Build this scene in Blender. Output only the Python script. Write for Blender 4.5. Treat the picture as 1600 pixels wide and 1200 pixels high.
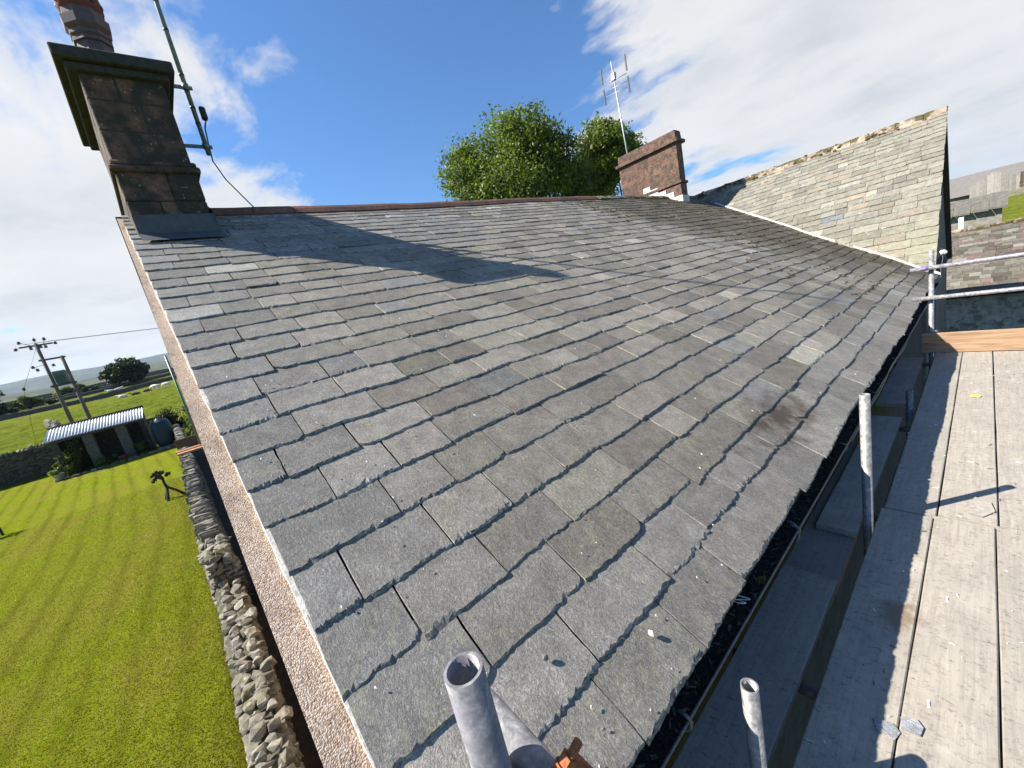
import bpy, bmesh, math, random
import numpy as np
from mathutils import Vector, Matrix, noise

for o in list(bpy.data.objects):
    bpy.data.objects.remove(o)
scn = bpy.context.scene
COL = scn.collection
R = math.radians

# ------------------------------------------------------------------ camera
# origin = the phone, X away from the house, Y along the eaves, Z up (metres)
YAW, PIT, ROLL = R(51.997), R(11.594), R(-12.520)
fw = Vector((-math.sin(YAW)*math.cos(PIT), math.cos(YAW)*math.cos(PIT), -math.sin(PIT)))
rt = fw.cross(Vector((0, 0, 1))).normalized()
up = rt.cross(fw)
rt2 = rt*math.cos(ROLL) + up*math.sin(ROLL)
up2 = -rt*math.sin(ROLL) + up*math.cos(ROLL)
cam = bpy.data.cameras.new('camera')
cam.sensor_width = 36.0
cam.lens = 603.42/1600*36
cam.clip_start = 0.02
cam.clip_end = 30000
cam_o = bpy.data.objects.new('camera', cam)
COL.objects.link(cam_o)
M3 = Matrix((rt2, up2, -fw)).transposed()
cam_o.matrix_world = M3.to_4x4()
scn.camera = cam_o
scn.render.resolution_x, scn.render.resolution_y = 1024, 768

# ------------------------------------------------------------------ light
SUN_DIR = Vector((0.448, 0.598, -0.665)).normalized()      # the way the light travels
sun_el = math.asin(-SUN_DIR.z)
sd = bpy.data.lights.new('sun', 'SUN')
sd.energy = 5.0
sd.angle = R(0.53)
sd.color = (1.0, 0.935, 0.835)
so = bpy.data.objects.new('sun', sd)
COL.objects.link(so)
so.rotation_euler = SUN_DIR.to_track_quat('-Z', 'Y').to_euler()

world = bpy.data.worlds.new('World')
scn.world = world
world.use_nodes = True
wt = world.node_tree
wt.nodes.clear()


class NT:
    """tiny wrapper that makes node graphs readable"""
    def __init__(s, tree):
        s.t = tree

    def n(s, kind, ins=None, **props):
        nd = s.t.nodes.new('ShaderNode' + kind)
        for k, v in props.items():
            setattr(nd, k, v)
        for k, v in (ins or {}).items():
            sock = nd.inputs[k]
            if isinstance(v, bpy.types.NodeSocket):
                s.t.links.new(v, sock)
            else:
                sock.default_value = v
        return nd

    def math(s, op, a, b=0.0, c=0.0, clamp=False):
        return s.n('Math', {0: a, 1: b, 2: c}, operation=op, use_clamp=clamp).outputs[0]

    def vmath(s, op, a, b=(0, 0, 0)):
        nd = s.n('VectorMath', {0: a, 1: b}, operation=op)
        return nd.outputs['Value'] if op in ('DOT_PRODUCT', 'LENGTH') else nd.outputs[0]

    def ramp(s, fac, stops, interp='LINEAR'):
        nd = s.n('ValToRGB', {'Fac': fac})
        cr = nd.color_ramp
        cr.interpolation = interp
        while len(cr.elements) > 1:
            cr.elements.remove(cr.elements[-1])
        for i, (p, c) in enumerate(stops):
            e = cr.elements[0] if i == 0 else cr.elements.new(p)
            e.position = p
            c = (c, c, c) if isinstance(c, (int, float)) else c
            e.color = (c[0], c[1], c[2], 1)
        return nd.outputs['Color']

    def mix(s, fac, a, b, mode='MIX'):
        nd = s.n('Mix', data_type='RGBA', blend_type=mode)
        for i, v in ((0, fac), (6, a), (7, b)):
            if isinstance(v, bpy.types.NodeSocket):
                s.t.links.new(v, nd.inputs[i])
            elif i and not isinstance(v, (int, float)):
                nd.inputs[i].default_value = (v[0], v[1], v[2], 1)
            elif i:
                nd.inputs[i].default_value = (v, v, v, 1)
            else:
                nd.inputs[i].default_value = v
        return nd.outputs[2]

    def noise(s, vec, scale, detail=4.0, rough=0.55, dist=0.0):
        return s.n('TexNoise', {'Vector': vec, 'Scale': scale, 'Detail': detail, 'Roughness': rough,
                                'Distortion': dist}).outputs['Fac']

    def voro(s, vec, scale, feature='F1', out='Distance', rand=1.0):
        return s.n('TexVoronoi', {'Vector': vec, 'Scale': scale, 'Randomness': rand}, feature=feature).outputs[out]

    def scalev(s, vec, sc):
        return s.n('Mapping', {'Vector': vec, 'Scale': sc}).outputs[0]


# sky: Nishita air plus clouds laid on a flat layer high overhead
w = NT(wt)
nis = w.n('TexSky', sky_type='NISHITA')
nis.sun_disc = False
nis.sun_elevation = sun_el
nis.sun_rotation = math.atan2(-SUN_DIR.x, -SUN_DIR.y)
nis.altitude = 200
nis.air_density = 1.15
nis.dust_density = 0.6
nis.ozone_density = 2.5
dirv = w.n('TexCoord').outputs['Generated']
sep = w.n('SeparateXYZ', {'Vector': dirv})
zc = w.math('MAXIMUM', sep.outputs['Z'], 0.0)
den = w.math('ADD', zc, 0.16)
pln = w.n('CombineXYZ', {'X': w.math('DIVIDE', sep.outputs['X'], den),
                         'Y': w.math('DIVIDE', sep.outputs['Y'], den), 'Z': 0.0}).outputs[0]


def toward(az_el_vec, tight, gain):
    d = w.vmath('DOT_PRODUCT', dirv, Vector(az_el_vec).normalized())
    return w.math('MULTIPLY', w.math('POWER', w.math('MAXIMUM', d, 0.0), tight), gain)


# cloud banks stand to the left (over the garden) and to the right (beyond the far gable); blue between
cover = w.math('ADD', toward((-0.985, -0.10, 0.20), 9, 0.30), toward((-0.14, 0.90, 0.36), 10, 0.275))
cover = w.math('ADD', cover, toward((0.02, 1.0, 0.10), 30, 0.10))
cover = w.math('SUBTRACT', cover, toward((-0.72, 0.46, 0.46), 22, 0.16))
n1 = w.noise(w.vmath('ADD', pln, (3.1, 7.7, 0)), 1.25, 6, 0.58, 0.1)
n2 = w.noise(w.scalev(pln, (1.0, 1.5, 1)), 3.4, 5, 0.62, 0.3)
cl = w.math('ADD', w.math('ADD', w.math('MULTIPLY', n1, 0.66), w.math('MULTIPLY', n2, 0.34)), cover)
cmask = w.ramp(cl, [(0.565, 0.0), (0.60, 0.30), (0.645, 0.82), (0.70, 1.0)])
shade = w.noise(w.vmath('ADD', pln, (3.35, 7.9, 0)), 1.9, 4, 0.58)
ccol = w.ramp(w.math('ADD', w.math('MULTIPLY', shade, 0.75), w.math('MULTIPLY', cl, 0.35)),
              [(0.50, (7.3, 7.3, 7.3)), (0.66, (6.7, 6.8, 6.95)), (0.84, (5.3, 5.55, 5.95))])
blue = w.mix(1.0, nis.outputs['Color'], (0.70, 1.08, 1.48), 'MULTIPLY')
skyc = w.mix(cmask, blue, ccol)
bg = w.n('Background', {'Color': skyc, 'Strength': 0.05})
world.cycles.sampling_method = 'MANUAL'
world.cycles.sample_map_resolution = 512
wo = w.n('OutputWorld')
wt.links.new(bg.outputs[0], wo.inputs['Surface'])

vs = scn.view_settings
vs.view_transform = 'Standard'
vs.look = 'None'
vs.exposure = 1.28
vs.gamma = 1.0
vs.use_curve_mapping = False
scn.render.engine = 'CYCLES'
scn.cycles.max_bounces = 5
scn.cycles.diffuse_bounces = 3
scn.cycles.glossy_bounces = 2
scn.cycles.volume_bounces = 0
scn.cycles.transmission_bounces = 2

# ------------------------------------------------------------------ mesh helpers
rng = random.Random(11)


def U(a, b):
    return rng.uniform(a, b)


class MB:
    """collects geometry for ONE mesh object"""
    def __init__(s):
        s.v, s.f, s.t, s.sm = [], [], [], []

    def add(s, verts, faces, tint=(1, 1, 1), smooth=False):
        b = len(s.v)
        s.v.extend(tuple(p) for p in verts)
        for f in faces:
            s.f.append(tuple(i + b for i in f))
            s.t.append(tint)
            s.sm.append(smooth)
        return s

    def box(s, lo, hi, tint=(1, 1, 1), M=None, bev=0.0):
        x0, y0, z0 = lo
        x1, y1, z1 = hi
        if bev <= 0:
            vs = [(x, y, z) for x in (x0, x1) for y in (y0, y1) for z in (z0, z1)]
            fs = [(0, 1, 3, 2), (4, 6, 7, 5), (0, 4, 5, 1), (2, 3, 7, 6), (0, 2, 6, 4), (1, 5, 7, 3)]
        else:
            b = bev
            bm = bmesh.new()
            bmesh.ops.create_cube(bm, size=1)
            for v in bm.verts:
                v.co = Vector((x0 + (v.co.x + .5)*(x1 - x0), y0 + (v.co.y + .5)*(y1 - y0), z0 + (v.co.z + .5)*(z1 - z0)))
            bmesh.ops.bevel(bm, geom=bm.edges[:], offset=b, segments=1, affect='EDGES')
            bm.verts.index_update()
            vs = [tuple(v.co) for v in bm.verts]
            fs = [tuple(v.index for v in f.verts) for f in bm.faces]
            bm.free()
        if M is not None:
            vs = [tuple(M @ Vector(p)) for p in vs]
        return s.add(vs, fs, tint)

    def tube(s, pts, rad, n=10, caps=True, tint=(1, 1, 1), smooth=True):
        pts = [Vector(p) for p in pts]
        rads = rad if isinstance(rad, (list, tuple)) else [rad]*len(pts)
        vs, fs = [], []
        ref = None
        for i, p in enumerate(pts):
            d = (pts[min(i+1, len(pts)-1)] - pts[max(i-1, 0)]).normalized()
            if ref is None:
                ref = d.orthogonal().normalized()
            a = (ref - d*ref.dot(d)).normalized()
            ref = a
            b = d.cross(a)
            for k in range(n):
                t = 2*math.pi*k/n
                vs.append(p + (a*math.cos(t) + b*math.sin(t))*rads[i])
        for i in range(len(pts)-1):
            for k in range(n):
                k2 = (k+1) % n
                fs.append((i*n+k, i*n+k2, (i+1)*n+k2, (i+1)*n+k))
        s.add(vs, fs, tint, smooth)
        if caps:
            e = len(s.v) - len(vs)
            s.f.append(tuple(e+k for k in reversed(range(n))))
            s.f.append(tuple(e+(len(pts)-1)*n+k for k in range(n)))
            s.t += [tint, tint]
            s.sm += [False, False]
        return s

    def lathe(s, prof, n=16, centre=(0, 0, 0), tint=(1, 1, 1), smooth=True, phase=0.0, M=None):
        vs, fs = [], []
        for r, z in prof:
            for k in range(n):
                t = 2*math.pi*k/n + phase
                vs.append((centre[0]+r*math.cos(t), centre[1]+r*math.sin(t), centre[2]+z))
        for i in range(len(prof)-1):
            for k in range(n):
                k2 = (k+1) % n
                fs.append((i*n+k, i*n+k2, (i+1)*n+k2, (i+1)*n+k))
        if M is not None:
            vs = [tuple(M @ Vector(p)) for p in vs]
        return s.add(vs, fs, tint, smooth)

    def build(s, name, mat, parent=None, loc=None):
        me = bpy.data.meshes.new(name)
        v = s.v
        if loc is not None:
            v = [(p[0]-loc[0], p[1]-loc[1], p[2]-loc[2]) for p in v]
        me.from_pydata(v, [], s.f)
        if any(s.sm):
            me.polygons.foreach_set('use_smooth', s.sm)
        at = me.attributes.new('tint', 'FLOAT_COLOR', 'FACE')
        at.data.foreach_set('color', np.array([(t[0], t[1], t[2], 1.0) for t in s.t], dtype=np.float32).ravel())
        me.materials.append(mat)
        me.update()
        o = bpy.data.objects.new(name, me)
        COL.objects.link(o)
        if loc is not None:
            o.location = loc
        if parent is not None:
            setpar(o, parent)
        return o


def wloc(o):
    return Vector(o.location)      # every parent is undone by setpar, so this is its place in the world


def setpar(o, parent):
    """parent without moving: parents are only ever translated"""
    o.parent = parent
    o.matrix_parent_inverse = Matrix.Translation(-wloc(parent))


def tag(o, label=None, cat=None, group=None, kind=None):
    if label:
        o['label'] = label
    if cat:
        o['category'] = cat
    if group:
        o['group'] = group
    if kind:
        o['kind'] = kind
    return o


def thing(name, label, cat, loc=(0, 0, 0), group=None):
    o = bpy.data.objects.new(name, None)
    o.empty_display_size = 0.2
    COL.objects.link(o)
    o.location = loc
    return tag(o, label, cat, group)


def nz(x, y, z=0.0):
    return noise.noise(Vector((x, y, z)))


# ------------------------------------------------------------------ materials
def material(name):
    m = bpy.data.materials.new(name)
    m.use_nodes = True
    t = m.node_tree
    t.nodes.clear()
    g = NT(t)
    out = g.n('OutputMaterial')
    bs = g.n('BsdfPrincipled')
    t.links.new(bs.outputs[0], out.inputs['Surface'])
    g.bs = bs
    g.pos = g.n('NewGeometry').outputs['Position']
    g.tint = g.n('Attribute', attribute_name='tint').outputs['Color']
    return m, g


def finish(g, col, rough=0.8, bump=None, bstr=0.4, bdist=0.005, metal=0.0, spec=0.4):
    def put(k, v):
        if isinstance(v, bpy.types.NodeSocket):
            g.t.links.new(v, g.bs.inputs[k])
        else:
            g.bs.inputs[k].default_value = v
    put('Base Color', col if isinstance(col, bpy.types.NodeSocket) else (col[0], col[1], col[2], 1))
    put('Roughness', rough)
    put('Metallic', metal)
    put('Specular IOR Level', spec)
    if bump is not None:
        b = g.n('Bump', {'Height': bump, 'Strength': bstr, 'Distance': bdist})
        g.t.links.new(b.outputs[0], g.bs.inputs['Normal'])


def m_slate(name, fleck=0.5, lichen=(0.30, 0.29, 0.17), lich_amt=0.5, grain=0.35, moss=0.0, rotate=0.0):
    m, g = material(name)
    p = g.n('Mapping', {'Vector': g.pos, 'Rotation': (0, R(30), rotate)}).outputs[0]
    p = g.vmath('ADD', p, g.vmath('MULTIPLY', g.tint, (91.0, 57.0, 73.0)))
    big = g.noise(p, 2.2, 2, 0.6)
    mid = g.noise(p, 11, 3, 0.6, 0.3)
    fine = g.noise(p, 260, 2, 0.8)
    riven = g.noise(g.scalev(p, (34, 120, 80)), 1.0, 4, 0.74, 0.7)
    c = g.mix(1.0, g.tint, g.ramp(mid, [(0.28, 0.80), (0.5, 1.0), (0.72, 1.22)]), 'MULTIPLY')
    c = g.mix(grain, c, g.mix(1.0, c, g.ramp(riven, [(0.30, 0.50), (0.5, 0.96), (0.68, 1.75)]), 'MULTIPLY'))
    c = g.mix(1.0, c, g.ramp(fine, [(0.32, 0.66), (0.5, 0.98), (0.68, 1.40)]), 'MULTIPLY')
    lm = g.math('MULTIPLY', g.ramp(g.noise(p, 26, 3, 0.75), [(0.52, 0.0), (0.70, 1.0)]),
                g.ramp(big, [(0.40, 0.0), (0.62, 1.0)]))
    c = g.mix(g.math('MULTIPLY', lm, lich_amt), c, lichen)
    fl = g.ramp(g.noise(g.scalev(p, (40, 190, 100)), 1.0, 2, 0.6, 1.2), [(0.66, 0.0), (0.74, 1.0)])
    c = g.mix(g.math('MULTIPLY', fl, fleck), c, (0.42, 0.41, 0.38))
    if moss > 0:
        sy = g.n('SeparateXYZ', {'Vector': g.pos})
        mo = g.ramp(g.noise(g.pos, 4.0, 3, 0.7), [(0.50, 0.0), (0.62, 1.0)])
        far = g.n('MapRange', {'Value': sy.outputs['Y'], 'From Min': 7.0, 'From Max': 11.0}).outputs[0]
        c = g.mix(g.math('MULTIPLY', g.math('MULTIPLY', mo, far), moss), c, (0.055, 0.045, 0.022))
        # dark brown patch where moss was scraped off near the gutter
        d = g.vmath('LENGTH', g.vmath('MULTIPLY', g.vmath('SUBTRACT', g.pos, (-0.80, 2.66, -1.05)), (3.6, 1.5, 3.6)))
        d = g.math('ADD', d, g.math('MULTIPLY', g.math('SUBTRACT', g.noise(g.pos, 9, 3, 0.7), 0.5), 1.5))
        c = g.mix(g.ramp(d, [(0.15, 0.85), (0.75, 0.0)]), c, (0.045, 0.028, 0.018))
    h = g.math('ADD', g.math('MULTIPLY', riven, 0.8), g.math('MULTIPLY', fine, 0.25))
    finish(g, c, 0.80, h, 1.0, 0.0042, spec=0.2)
    return m


def m_simple(name, col, rough=0.8, nscale=20, var=0.35, bstr=0.3, bdist=0.004, metal=0.0, tinted=True, spec=0.4, col2=None, c2scale=5, c2=(0.5, 0.65)):
    m, g = material(name)
    base = g.mix(1.0, g.tint, col, 'MULTIPLY') if tinted else g.mix(0.0, col, col)
    nse = g.noise(g.pos, nscale, 4, 0.65)
    c = g.mix(1.0, base, g.ramp(nse, [(0.28, 1-var), (0.5, 1.0), (0.74, 1+var)]), 'MULTIPLY')
    if col2 is not None:
        c = g.mix(g.ramp(g.noise(g.pos, c2scale, 3, 0.7), [(c2[0], 0.0), (c2[1], 1.0)]), c, col2)
    if name in ('red_sandstone', 'sooty_shade_sandstone'):
        c = g.mix(g.ramp(g.noise(g.pos, 21, 3, 0.7), [(0.64, 0.0), (0.70, 0.75)]), c, (0.36, 0.31, 0.25))
    finish(g, c, rough, nse, bstr, bdist, metal, spec)
    return m


MAT = {}
MAT['slate'] = m_slate('roof_slate', moss=0.9, grain=0.65, fleck=0.6)
MAT['stone_slate'] = m_slate('stone_slate', fleck=0.15, lichen=(0.36, 0.36, 0.20), lich_amt=0.55, grain=0.15, rotate=R(90))
MAT['far_slate'] = m_slate('far_slate', fleck=0.2, lichen=(0.24, 0.22, 0.16), lich_amt=0.6, grain=0.2, rotate=R(90))
MAT['deck'] = m_simple('roof_underlay', (0.03, 0.028, 0.026), 0.95)
MAT['sandstone'] = m_simple('red_sandstone', (0.150, 0.082, 0.060), 0.9, 34, 0.5, 0.8, 0.012,
                            col2=(0.052, 0.044, 0.035), c2scale=6.5, c2=(0.42, 0.62))
MAT['sooty_shade_stone'] = m_simple('sooty_shade_sandstone', (0.165, 0.095, 0.068), 0.9, 40, 0.5, 0.9, 0.014, col2=(0.042, 0.036, 0.028), c2scale=5.0, c2=(0.36, 0.54))  # soot, its dark cover widened to carry the front's shade too
MAT['cap_stone'] = m_simple('dark_cap_stone', (0.042, 0.042, 0.036), 0.9, 25, 0.4, 0.5, 0.008)
MAT['lead'] = m_simple('lead', (0.085, 0.09, 0.10), 0.6, 12, 0.25, 0.2, 0.004, 0.3)
MAT['mortar'] = m_simple('mortar', (0.52, 0.51, 0.47), 0.95, 40, 0.3, 0.7, 0.008)
MAT['ridge'] = m_simple('ridge_clay', (0.19, 0.085, 0.060), 0.85, 20, 0.4, 0.4, 0.005, col2=(0.09, 0.07, 0.05), c2scale=4, c2=(0.5, 0.66))
MAT['terracotta'] = m_simple('terracotta', (0.15, 0.042, 0.032), 0.8, 30, 0.25, 0.3)
MAT['pot'] = m_simple('chimney_pot_clay', (0.105, 0.070, 0.070), 0.6, 30, 0.25, 0.2)
MAT['iron'] = m_simple('black_iron', (0.016, 0.017, 0.02), 0.5, 40, 0.4, 0.3, 0.002)
MAT['lip'] = m_simple('worn_gutter_rim', (0.10, 0.10, 0.10), 0.5, 60, 0.5, 0.3, 0.002)
MAT['dirt'] = m_simple('gutter_dirt', (0.045, 0.040, 0.032), 1.0, 60, 0.5, 0.9, 0.02)
MAT['rust'] = m_simple('rust', (0.28, 0.095, 0.035), 0.9, 160, 0.5, 0.6, 0.002)
MAT['cable'] = m_simple('cable_black', (0.02, 0.02, 0.022), 0.5)
MAT['string'] = m_simple('white_plastic', (0.75, 0.74, 0.70), 0.7)
MAT['yellow_moss'] = m_simple('yellow_moss', (0.30, 0.22, 0.04), 1.0, 80, 0.5)
MAT['moss'] = m_simple('moss', (0.062, 0.048, 0.018), 1.0, 60, 0.5, 0.8, 0.01)
MAT['chip'] = m_simple('stone_chip', (0.45, 0.43, 0.39), 0.9, 60, 0.3)
MAT['plaster'] = m_simple('dark_glass', (0.02, 0.024, 0.03), 0.15)


def m_steel():
    m, g = material('galvanised_steel')
    n1 = g.noise(g.pos, 45, 6, 0.7, 0.4)
    n2 = g.noise(g.pos, 11, 5, 0.65)
    c = g.mix(1.0, g.tint, g.ramp(n1, [(0.3, (0.13, 0.13, 0.145)), (0.5, (0.24, 0.24, 0.245)), (0.68, (0.46, 0.455, 0.44))]), 'MULTIPLY')
    c = g.mix(g.ramp(n2, [(0.50, 0.0), (0.66, 0.7)]), c, (0.17, 0.165, 0.20))
    finish(g, c, g.ramp(n1, [(0.3, 0.42), (0.7, 0.72)]), n1, 0.25, 0.002, 0.35, 0.5)
    return m


def m_board():
    m, g = material('weathered_board')
    st = g.scalev(g.pos, (60, 3.0, 60))
    gr = g.noise(st, 1.0, 7, 0.7, 0.6)
    bl = g.noise(g.pos, 5, 6, 0.65)
    sp = g.noise(g.pos, 38, 5, 0.8)
    c = g.mix(1.0, g.tint, g.ramp(gr, [(0.25, (0.27, 0.245, 0.21)), (0.5, (0.385, 0.355, 0.31)), (0.75, (0.46, 0.43, 0.385))]), 'MULTIPLY')
    c = g.mix(g.ramp(bl, [(0.42, 0.0), (0.70, 0.65)]), c, (0.235, 0.215, 0.19))
    sp2 = g.noise(g.scalev(g.pos, (26, 64, 40)), 1.0, 6, 0.72, 1.0)
    c = g.mix(g.math('MULTIPLY', g.ramp(sp, [(0.53, 0.0), (0.68, 1.0)]), 0.65), c, (0.12, 0.105, 0.095))
    c = g.mix(g.ramp(sp2, [(0.59, 0.0), (0.66, 0.85)]), c, (0.085, 0.075, 0.07))
    c = g.mix(g.ramp(g.noise(g.pos, 3.1, 6, 0.7), [(0.56, 0.0), (0.7, 0.35)]), c, (0.50, 0.47, 0.42))
    # one spilt brown stain
    d = g.vmath('LENGTH', g.vmath('MULTIPLY', g.vmath('SUBTRACT', g.pos, (-0.215, 2.03, -1.7)), (7.0, 5.0, 0)))
    d = g.math('ADD', d, g.math('MULTIPLY', g.math('SUBTRACT', g.noise(g.pos, 22, 5, 0.7), 0.5), 1.3))
    c = g.mix(g.ramp(d, [(0.25, 0.75), (0.62, 0.0)]), c, (0.17, 0.115, 0.075))
    finish(g, c, 0.88, g.math('ADD', gr, g.math('MULTIPLY', sp, 0.6)), 0.5, 0.004, spec=0.25)
    return m


def m_pine():
    m, g = material('new_pine')
    gr = g.noise(g.scalev(g.pos, (3, 40, 46)), 1.0, 7, 0.65, 0.8)
    c = g.mix(1.0, g.tint, g.ramp(gr, [(0.3, (0.19, 0.105, 0.055)), (0.5, (0.33, 0.21, 0.125)), (0.72, (0.44, 0.31, 0.20))]), 'MULTIPLY')
    finish(g, c, 0.8, gr, 0.3, 0.003, spec=0.25)
    return m


def m_roughcast():
    m, g = material('pebble_dash')
    v = g.voro(g.pos, 230)
    vc = g.voro(g.pos, 230, out='Color')
    k = g.n('SeparateXYZ', {'Vector': vc}).outputs[0]
    c = g.ramp(k, [(0.0, (0.30, 0.20, 0.14)), (0.25, (0.46, 0.34, 0.25)), (0.6, (0.57, 0.45, 0.345)), (0.88, (0.68, 0.58, 0.47)), (1.0, (0.19, 0.13, 0.09))])
    c = g.mix(g.ramp(v, [(0.42, 0.0), (0.75, 0.6)]), c, (0.26, 0.17, 0.12))
    c = g.mix(1.0, c, g.ramp(g.noise(g.pos, 5, 4, 0.7), [(0.3, 0.62), (0.5, 1.0), (0.7, 1.10)]), 'MULTIPLY')
    finish(g, c, 0.9, v, 0.6, -0.004, spec=0.15)
    return m


def m_lawn():
    m, g = material('mown_grass')
    sp = g.n('SeparateXYZ', {'Vector': g.pos})
    wob = g.math('MULTIPLY', g.math('SUBTRACT', g.noise(g.pos, 0.16, 3, 0.6), 0.5), 5.0)
    # mower passes run down the garden and swing round at its far end
    turn = g.math('MULTIPLY', g.math('POWER', g.math('MAXIMUM', g.math('SUBTRACT', -16.0, sp.outputs['X']), 0.0), 1.4), 0.03)
    ph = g.math('ADD', g.math('MULTIPLY', g.math('ADD', sp.outputs['Y'], turn), 8.5), wob)
    stripe = g.math('MULTIPLY', g.math('ADD', g.math('SINE', ph), 1.0), 0.5)
    brk = g.noise(g.scalev(g.pos, (0.25, 1.2, 1)), 1.0, 3, 0.6)
    stripe = g.math('ADD', stripe, g.ramp(brk, [(0.40, 0.0), (0.62, 0.22)]))
    big = g.noise(g.pos, 0.55, 5, 0.65)
    mid = g.noise(g.scalev(g.pos, (0.6, 1.6, 1)), 4.5, 7, 0.75)
    fine = g.noise(g.scalev(g.pos, (55, 55, 20)), 1.0, 5, 0.8)
    c = g.ramp(mid, [(0.25, (0.095, 0.125, 0.007)), (0.5, (0.165, 0.200, 0.013)), (0.75, (0.230, 0.248, 0.022))])
    c = g.mix(g.ramp(big, [(0.42, 0.0), (0.66, 0.75)]), c, (0.200, 0.180, 0.032))
    c = g.mix(1.0, c, g.ramp(stripe, [(0.0, 0.74), (0.22, 0.90), (0.42, 1.0), (1.0, 1.04)]), 'MULTIPLY')
    c = g.mix(1.0, c, g.ramp(fine, [(0.28, 0.42), (0.5, 0.98), (0.75, 1.55)]), 'MULTIPLY')
    finish(g, c, 0.9, g.math('ADD', fine, g.math('MULTIPLY', mid, 0.8)), 0.9, 0.05, spec=0.0)
    return m


def m_field():
    m, g = material('pasture')
    big = g.noise(g.pos, 0.02, 6, 0.6)
    mid = g.noise(g.scalev(g.pos, (0.5, 1.0, 1.0)), 0.7, 5, 0.75)
    tuf = g.noise(g.pos, 2.6, 5, 0.75)
    c = g.ramp(mid, [(0.28, (0.045, 0.062, 0.010)), (0.5, (0.112, 0.140, 0.017)), (0.72, (0.175, 0.190, 0.030))])
    c = g.mix(g.ramp(big, [(0.45, 0.0), (0.62, 0.7)]), c, (0.175, 0.19, 0.035))
    c = g.mix(1.0, c, g.ramp(tuf, [(0.3, 0.42), (0.52, 1.0), (0.75, 1.5)]), 'MULTIPLY')
    finish(g, c, 0.95, g.math('ADD', mid, tuf), 0.8, 0.3, spec=0.0)
    return m


def m_hill():
    m, g = material('moorland')
    a = g.noise(g.pos, 0.004, 7, 0.65)
    b = g.noise(g.scalev(g.pos, (1, 1, 3)), 0.02, 5, 0.7)
    c = g.ramp(a, [(0.35, (0.035, 0.045, 0.022)), (0.5, (0.060, 0.058, 0.034)), (0.65, (0.085, 0.095, 0.035))])
    c = g.mix(1.0, c, g.ramp(b, [(0.3, 0.7), (0.7, 1.2)]), 'MULTIPLY')
    finish(g, c, 1.0, spec=0.05)
    return m


def m_leaf(name, a, b):
    m, g = material(name)
    n = g.noise(g.pos, 1.3, 4, 0.6)
    c = g.mix(1.0, g.tint, g.mix(n, a, b), 'MULTIPLY')
    finish(g, c, 0.55, spec=0.35)
    tr = g.n('BsdfTranslucent', {'Color': g.mix(1.0, c, (1.5, 1.6, 0.6), 'MULTIPLY')})
    mx = g.n('MixShader', {0: 0.28, 1: g.bs.outputs[0], 2: tr.outputs[0]})
    out = [x for x in g.t.nodes if x.type == 'OUTPUT_MATERIAL'][0]
    g.t.links.new(mx.outputs[0], out.inputs['Surface'])
    return m


def m_wallstone(name, col, dark=0.55):
    m, g = material(name)
    oi = g.n('ObjectInfo').outputs['Random']
    n = g.noise(g.pos, 9, 7, 0.7)
    c = g.mix(1.0, g.tint, col, 'MULTIPLY')
    c = g.mix(1.0, c, g.ramp(oi, [(0.0, 0.62), (0.6, 1.0), (1.0, 1.35)]), 'MULTIPLY')
    c = g.mix(1.0, c, g.ramp(n, [(0.3, dark), (0.52, 1.0), (0.75, 1.5)]), 'MULTIPLY')
    c = g.mix(g.ramp(g.noise(g.pos, 3.3, 6, 0.7), [(0.52, 0.0), (0.64, 0.8)]), c, (0.085, 0.080, 0.022))
    c = g.mix(g.ramp(g.noise(g.pos, 17, 5, 0.7), [(0.60, 0.0), (0.68, 0.8)]), c, (0.50, 0.49, 0.44))
    finish(g, c, 0.95, n, 0.6, 0.02, spec=0.2)
    return m


MAT['steel'] = m_steel()
MAT['board'] = m_board()
MAT['pine'] = m_pine()
MAT['roughcast'] = m_roughcast()
MAT['lawn'] = m_lawn()
MAT['field'] = m_field()
MAT['hill'] = m_hill()
MAT['leaf'] = m_leaf('ash_leaf', (0.090, 0.138, 0.020), (0.165, 0.212, 0.036))
MAT['dark_leaf'] = m_leaf('dark_leaf', (0.018, 0.030, 0.010), (0.035, 0.052, 0.014))
MAT['hedge_leaf'] = m_leaf('hedge_leaf', (0.045, 0.075, 0.014), (0.085, 0.110, 0.022))
MAT['blade'] = m_leaf('grass_blade', (0.135, 0.158, 0.018), (0.210, 0.212, 0.036))
MAT['bark'] = m_simple('bark', (0.075, 0.058, 0.042), 0.95, 14, 0.5, 0.8, 0.03)
MAT['wallstone'] = m_wallstone('dry_stone', (0.21, 0.195, 0.16))
MAT['farwall'] = m_wallstone('far_dry_stone', (0.085, 0.080, 0.070), 0.6)
MAT['corrugated'] = m_simple('corrugated_sheet', (0.60, 0.61, 0.64), 0.5, 6, 0.15, 0.1, 0.003, 0.2)
MAT['pole'] = m_simple('pole_wood', (0.15, 0.125, 0.10), 0.9, 8, 0.3, 0.4, 0.01)
MAT['green_paint'] = m_simple('green_grey_paint', (0.12, 0.16, 0.13), 0.5, 10, 0.2)
MAT['porcelain'] = m_simple('porcelain', (0.10, 0.07, 0.06), 0.3)
MAT['driftwood'] = m_simple('dark_driftwood', (0.045, 0.036, 0.030), 0.9, 20, 0.5, 0.6, 0.02)
MAT['tank'] = m_simple('blue_plastic', (0.006, 0.022, 0.040), 0.5, 6, 0.2)
MAT['white_hide'] = m_simple('white_hide', (0.70, 0.66, 0.58), 0.8, 4, 0.12, tinted=False)
MAT['brown_hide'] = m_simple('brown_hide', (0.085, 0.045, 0.025), 0.8, 4, 0.2, tinted=False)
MAT['cladding'] = m_simple('grey_timber', (0.23, 0.215, 0.195), 0.9, 6, 0.3)
MAT['asbestos'] = m_simple('fibre_cement', (0.15, 0.14, 0.13), 0.9, 3, 0.25)
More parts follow.
